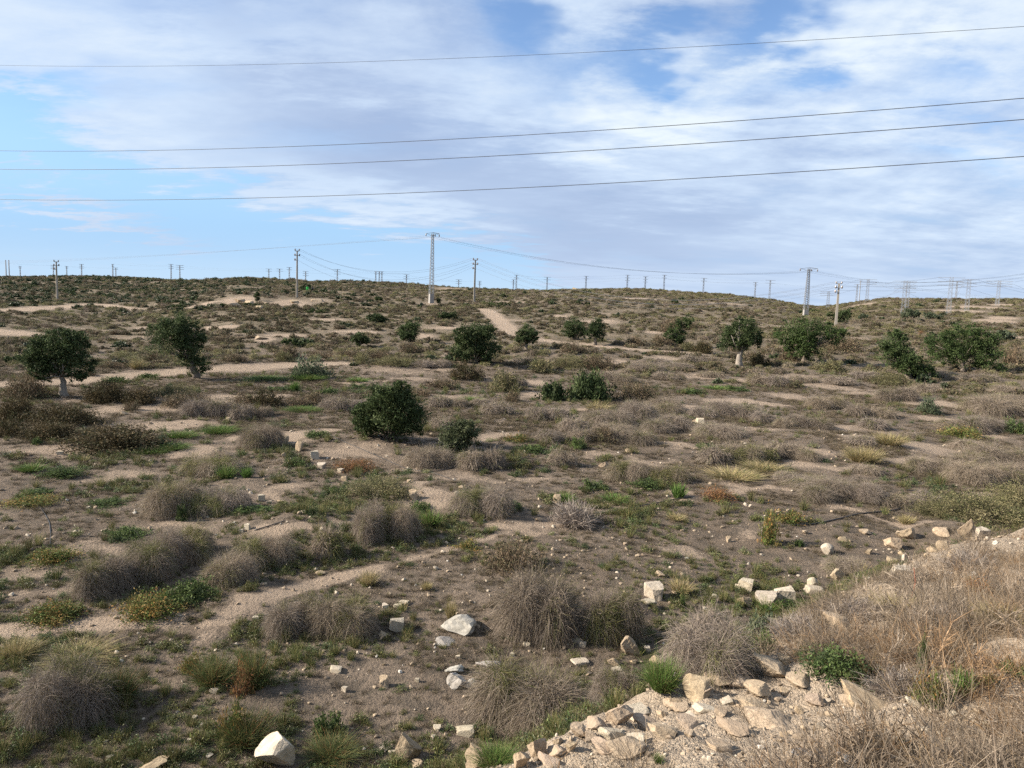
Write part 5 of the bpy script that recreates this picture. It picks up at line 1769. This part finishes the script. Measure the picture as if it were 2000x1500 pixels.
# --- gravel
def gravel_material():
    m, t, o = material('gravel')
    ti = t.n('ShaderNodeAttribute', attribute_name='tint', attribute_type='INSTANCER').outputs['Color']
    p = t.n('ShaderNodeBsdfPrincipled')
    t.put(p.inputs['Base Color'], ti)
    p.inputs['Roughness'].default_value = 0.92
    p.inputs['Specular IOR Level'].default_value = 0.1
    t.t.links.new(p.outputs[0], o.inputs[0])
    return m


M_GRAV = gravel_material()
ms = [rock_mesh('pebble', 300 + i, 6, 0, 0.04, 1, M_GRAV) for i in range(8)]
x, y, r = polar(16000, 4.0, 34, -44, 44, 1.05)
zone = np.exp(-(((x + 0.2) / 5.0) ** 2 + ((y - 10.5) / 4.0) ** 2)) + 0.35 * fbm(x / 2.0, y / 2.0 + 60, 3)
keep = srs.rand(len(x)) < np.clip(0.3 + 0.9 * zone, 0.08, 1)
x, y, r = x[keep], y[keep], r[keep]
s1 = (0.010 + 0.05 * srs.rand(len(x)) ** 4.5) * np.clip(r / 9, 0.9, 2.0)
n2 = 42000
bx, by, br = polar(n2, 2.6, 17, -30, 44, 1.0)
sdv, _ = crest_sd(bx, by)
kb = (sdv > -0.7) & (sdv < 4.5)
bx, by, br, sdv = bx[kb], by[kb], br[kb], sdv[kb]
kb = srs.rand(len(bx)) < np.clip(0.55 - 0.18 * sdv + 0.7 * fbm(bx, by, 3), 0.1, 1)
bx, by, br = bx[kb], by[kb], br[kb]
s2 = (0.007 + 0.042 * srs.rand(len(bx)) ** 4.5) * np.clip(br / 6, 0.8, 1.6)
x, y, s = np.concatenate([x, bx]), np.concatenate([y, by]), np.concatenate([s1, s2])
n = len(x)
base = np.array([(0.29, 0.23, 0.165), (0.38, 0.325, 0.255), (0.21, 0.165, 0.12), (0.46, 0.43, 0.38)])[srs.choice(4, n, p=(0.47, 0.24, 0.26, 0.03))]
tint = base * (0.8 + 0.35 * srs.rand(n, 1))
scatter('gravel', 'small stones and grit strewn over the ground and bank', ms, put(x, y, 0.15 * s), lay(n, 0.4), np.stack([s, s * (0.7 + 0.5 * srs.rand(n)), s * (0.5 + 0.4 * srs.rand(n))], 1), tint, srs.randint(0, 8, n))

# --- dry grass of the bank
ms = []
for i in range(5):
    Q, C = g_grass(4000 + i, 130, 4, 0.0045, [(0.27, 0.225, 0.175), (0.34, 0.29, 0.235), (0.20, 0.16, 0.125), (0.28, 0.205, 0.115)], (4, 3, 3, 2), 0.4, 55, 0.28, 0.3)
    ms.append(quads_mesh('bank_grass', Q, C, M_DRYI))
for i in range(3):
    Q, C = g_twigs(4100 + i, 170, 0.0045, [(0.30, 0.25, 0.20), (0.22, 0.18, 0.145), (0.37, 0.32, 0.27)], (3, 3, 2))
    ms.append(quads_mesh('bank_twigs', Q, C, M_DRYI))
x, y, r = polar(9000, 2.8, 19, -12, 46, 1.1)
sdv, _ = crest_sd(x, y)
a_ = np.degrees(np.arctan2(x, y))
# thick on the right of the bank, thin along the stony crest
thick = np.clip((a_ - 16) / 8, 0, 1) * np.clip((sdv + 0.5) / 0.5, 0, 1) * np.clip(1.15 - np.abs(r - 7.2) / 5.5, 0.12, 1)
pale = np.zeros(len(x))
for px, py, rm in ((1230, 1440, 0.6), (1330, 1410, 0.65), (1440, 1370, 0.7), (1540, 1370, 0.7), (1620, 1420, 0.65), (1700, 1430, 0.55), (1600, 1340, 0.5), (1480, 1450, 0.35), (1130, 1470, 0.4), (1450, 1310, 0.35)):
    q, t = hit(px, py)
    pale = np.maximum(pale, np.clip(1.6 - 1.3 * np.hypot(x - q[0], y - q[1]) / rm, 0, 1))
thin = 0.13 * np.clip((sdv - 0.1) / 0.4, 0, 1)
dens = np.maximum(thick * (0.68 + 1.1 * fbm(x / 0.7, y / 0.7, 3)), thin) * (1 - 0.93 * pale)
keep = (sdv > -0.6) & (sdv < 6) & (srs.rand(len(x)) < dens)
x, y, r = x[keep], y[keep], r[keep]
n = len(x)
s = 0.26 + 0.42 * srs.rand(n)
hz = s * (0.3 + 0.5 * srs.rand(n)) * np.clip(0.5 + 0.08 * r, 0.6, 1.0)
org = fbm(x / 0.7 + 12, y / 0.7, 3)[:, None] + 0.35 * srs.randn(n, 1)
tint = np.where(org > 0.5, np.array((1.0, 0.78, 0.55)), np.array((1.0, 0.95, 0.87))) * (0.45 + 0.55 * srs.rand(n, 1))
scatter('bank_grass', 'tangled dry grey-brown grass covering the bank', ms, put(x, y, 0.01), lay(n, 0.15), np.stack([s, s, hz], 1), tint, np.where(srs.rand(n) < 0.72, srs.randint(0, 5, n), srs.randint(5, 8, n)))

# --- plants on the bank that stand out
for kd, px, py, w, h in (('weed', 1640, 1345, 120, 70), ('weed', 1600, 1290, 70, 40), ('reed', 1880, 1368, 44, 60), ('orange', 1815, 1385, 60, 70), ('weed', 1800, 1310, 18, 60), ('weed', 1985, 1320, 60, 34), ('green', 1765, 1478, 40, 26),
                         ('weed', 1560, 1195, 70, 26), ('weed', 1490, 1275, 46, 40), ('orange', 1925, 1345, 40, 26), ('green', 1285, 1492, 24, 22), ('russet', 1760, 1300, 80, 40), ('russet', 1905, 1180, 70, 50), ('dead', 1760, 1370, 120, 70), ('dead', 1560, 1250, 110, 60),
                         ('dead', 1900, 1120, 110, 50), ('straw', 1750, 1215, 120, 60), ('dead', 1680, 1220, 110, 55), ('dead', 1840, 1250, 120, 60), ('straw', 1960, 1230, 110, 60)):
    plant(kd, px, py, w, h)

# ------------------------------------------------------------------ labels that single each plant and stone out
LM = [('the large round dark bush', 762, 800), ('the leftmost olive tree', 112, 720), ('the leaning olive tree', 355, 680), ('the white wedge stone', 533, 1465), ('the stout white-trunked olive', 1443, 675), ('the wide spreading tree', 1572, 665),
      ('the two-lobed tree', 1765, 700), ('the widest right tree', 1880, 685), ('the biggest rounded bush', 926, 680), ('the largest rubble lump', 895, 1225), ('the red-brown stalk', 1780, 1145), ('the long rock slab', 1690, 1360),
      ('the pale rock outcrop', 490, 590), ('the tall leaning slab', 1885, 1035), ('the bent far-left hose', 90, 1025), ('the blue wrapper', 1902, 1210), ('the thin grey-green bush', 893, 862)]
ORD = ['first', 'second', 'third', 'fourth', 'fifth', 'sixth', 'seventh', 'eighth', 'ninth', 'tenth', 'eleventh', 'twelfth', 'thirteenth', 'fourteenth', 'fifteenth', 'sixteenth', 'seventeenth', 'eighteenth', 'nineteenth', 'twentieth']


def name_all(items, groups):
    buck = {}
    for it in items:
        o, look, cat, px, py, w = it
        best = min(LM, key=lambda l: math.hypot(l[1] - px, 1.5 * (l[2] - py)))
        dx, dy = px - best[1], 1.5 * (py - best[2])
        rel = ('right of' if dx > 0 else 'left of') if abs(dx) >= abs(dy) else ('in front of' if dy > 0 else 'behind')
        buck.setdefault((look, rel, best[0]), []).append((math.hypot(dx, dy), it))
    for (look, rel, lm), lst in buck.items():
        lst.sort(key=lambda e: e[0])
        for i, (_, (o, _l, cat, px, py, w)) in enumerate(lst):
            lab = f'{look} {rel} {lm}' if len(lst) == 1 else f'{look}, {ORD[i] if i < len(ORD) else str(i + 1) + "th"} {rel} {lm}'
            tag(o, lab, cat, groups.get(cat))


name_all(PLACED, GROUPS)
name_all(RPLACED, {'rock': 'loose rocks', 'stone': 'pale broken stones', 'clod': 'clods of the bank', 'rubble': 'rubble lumps'})
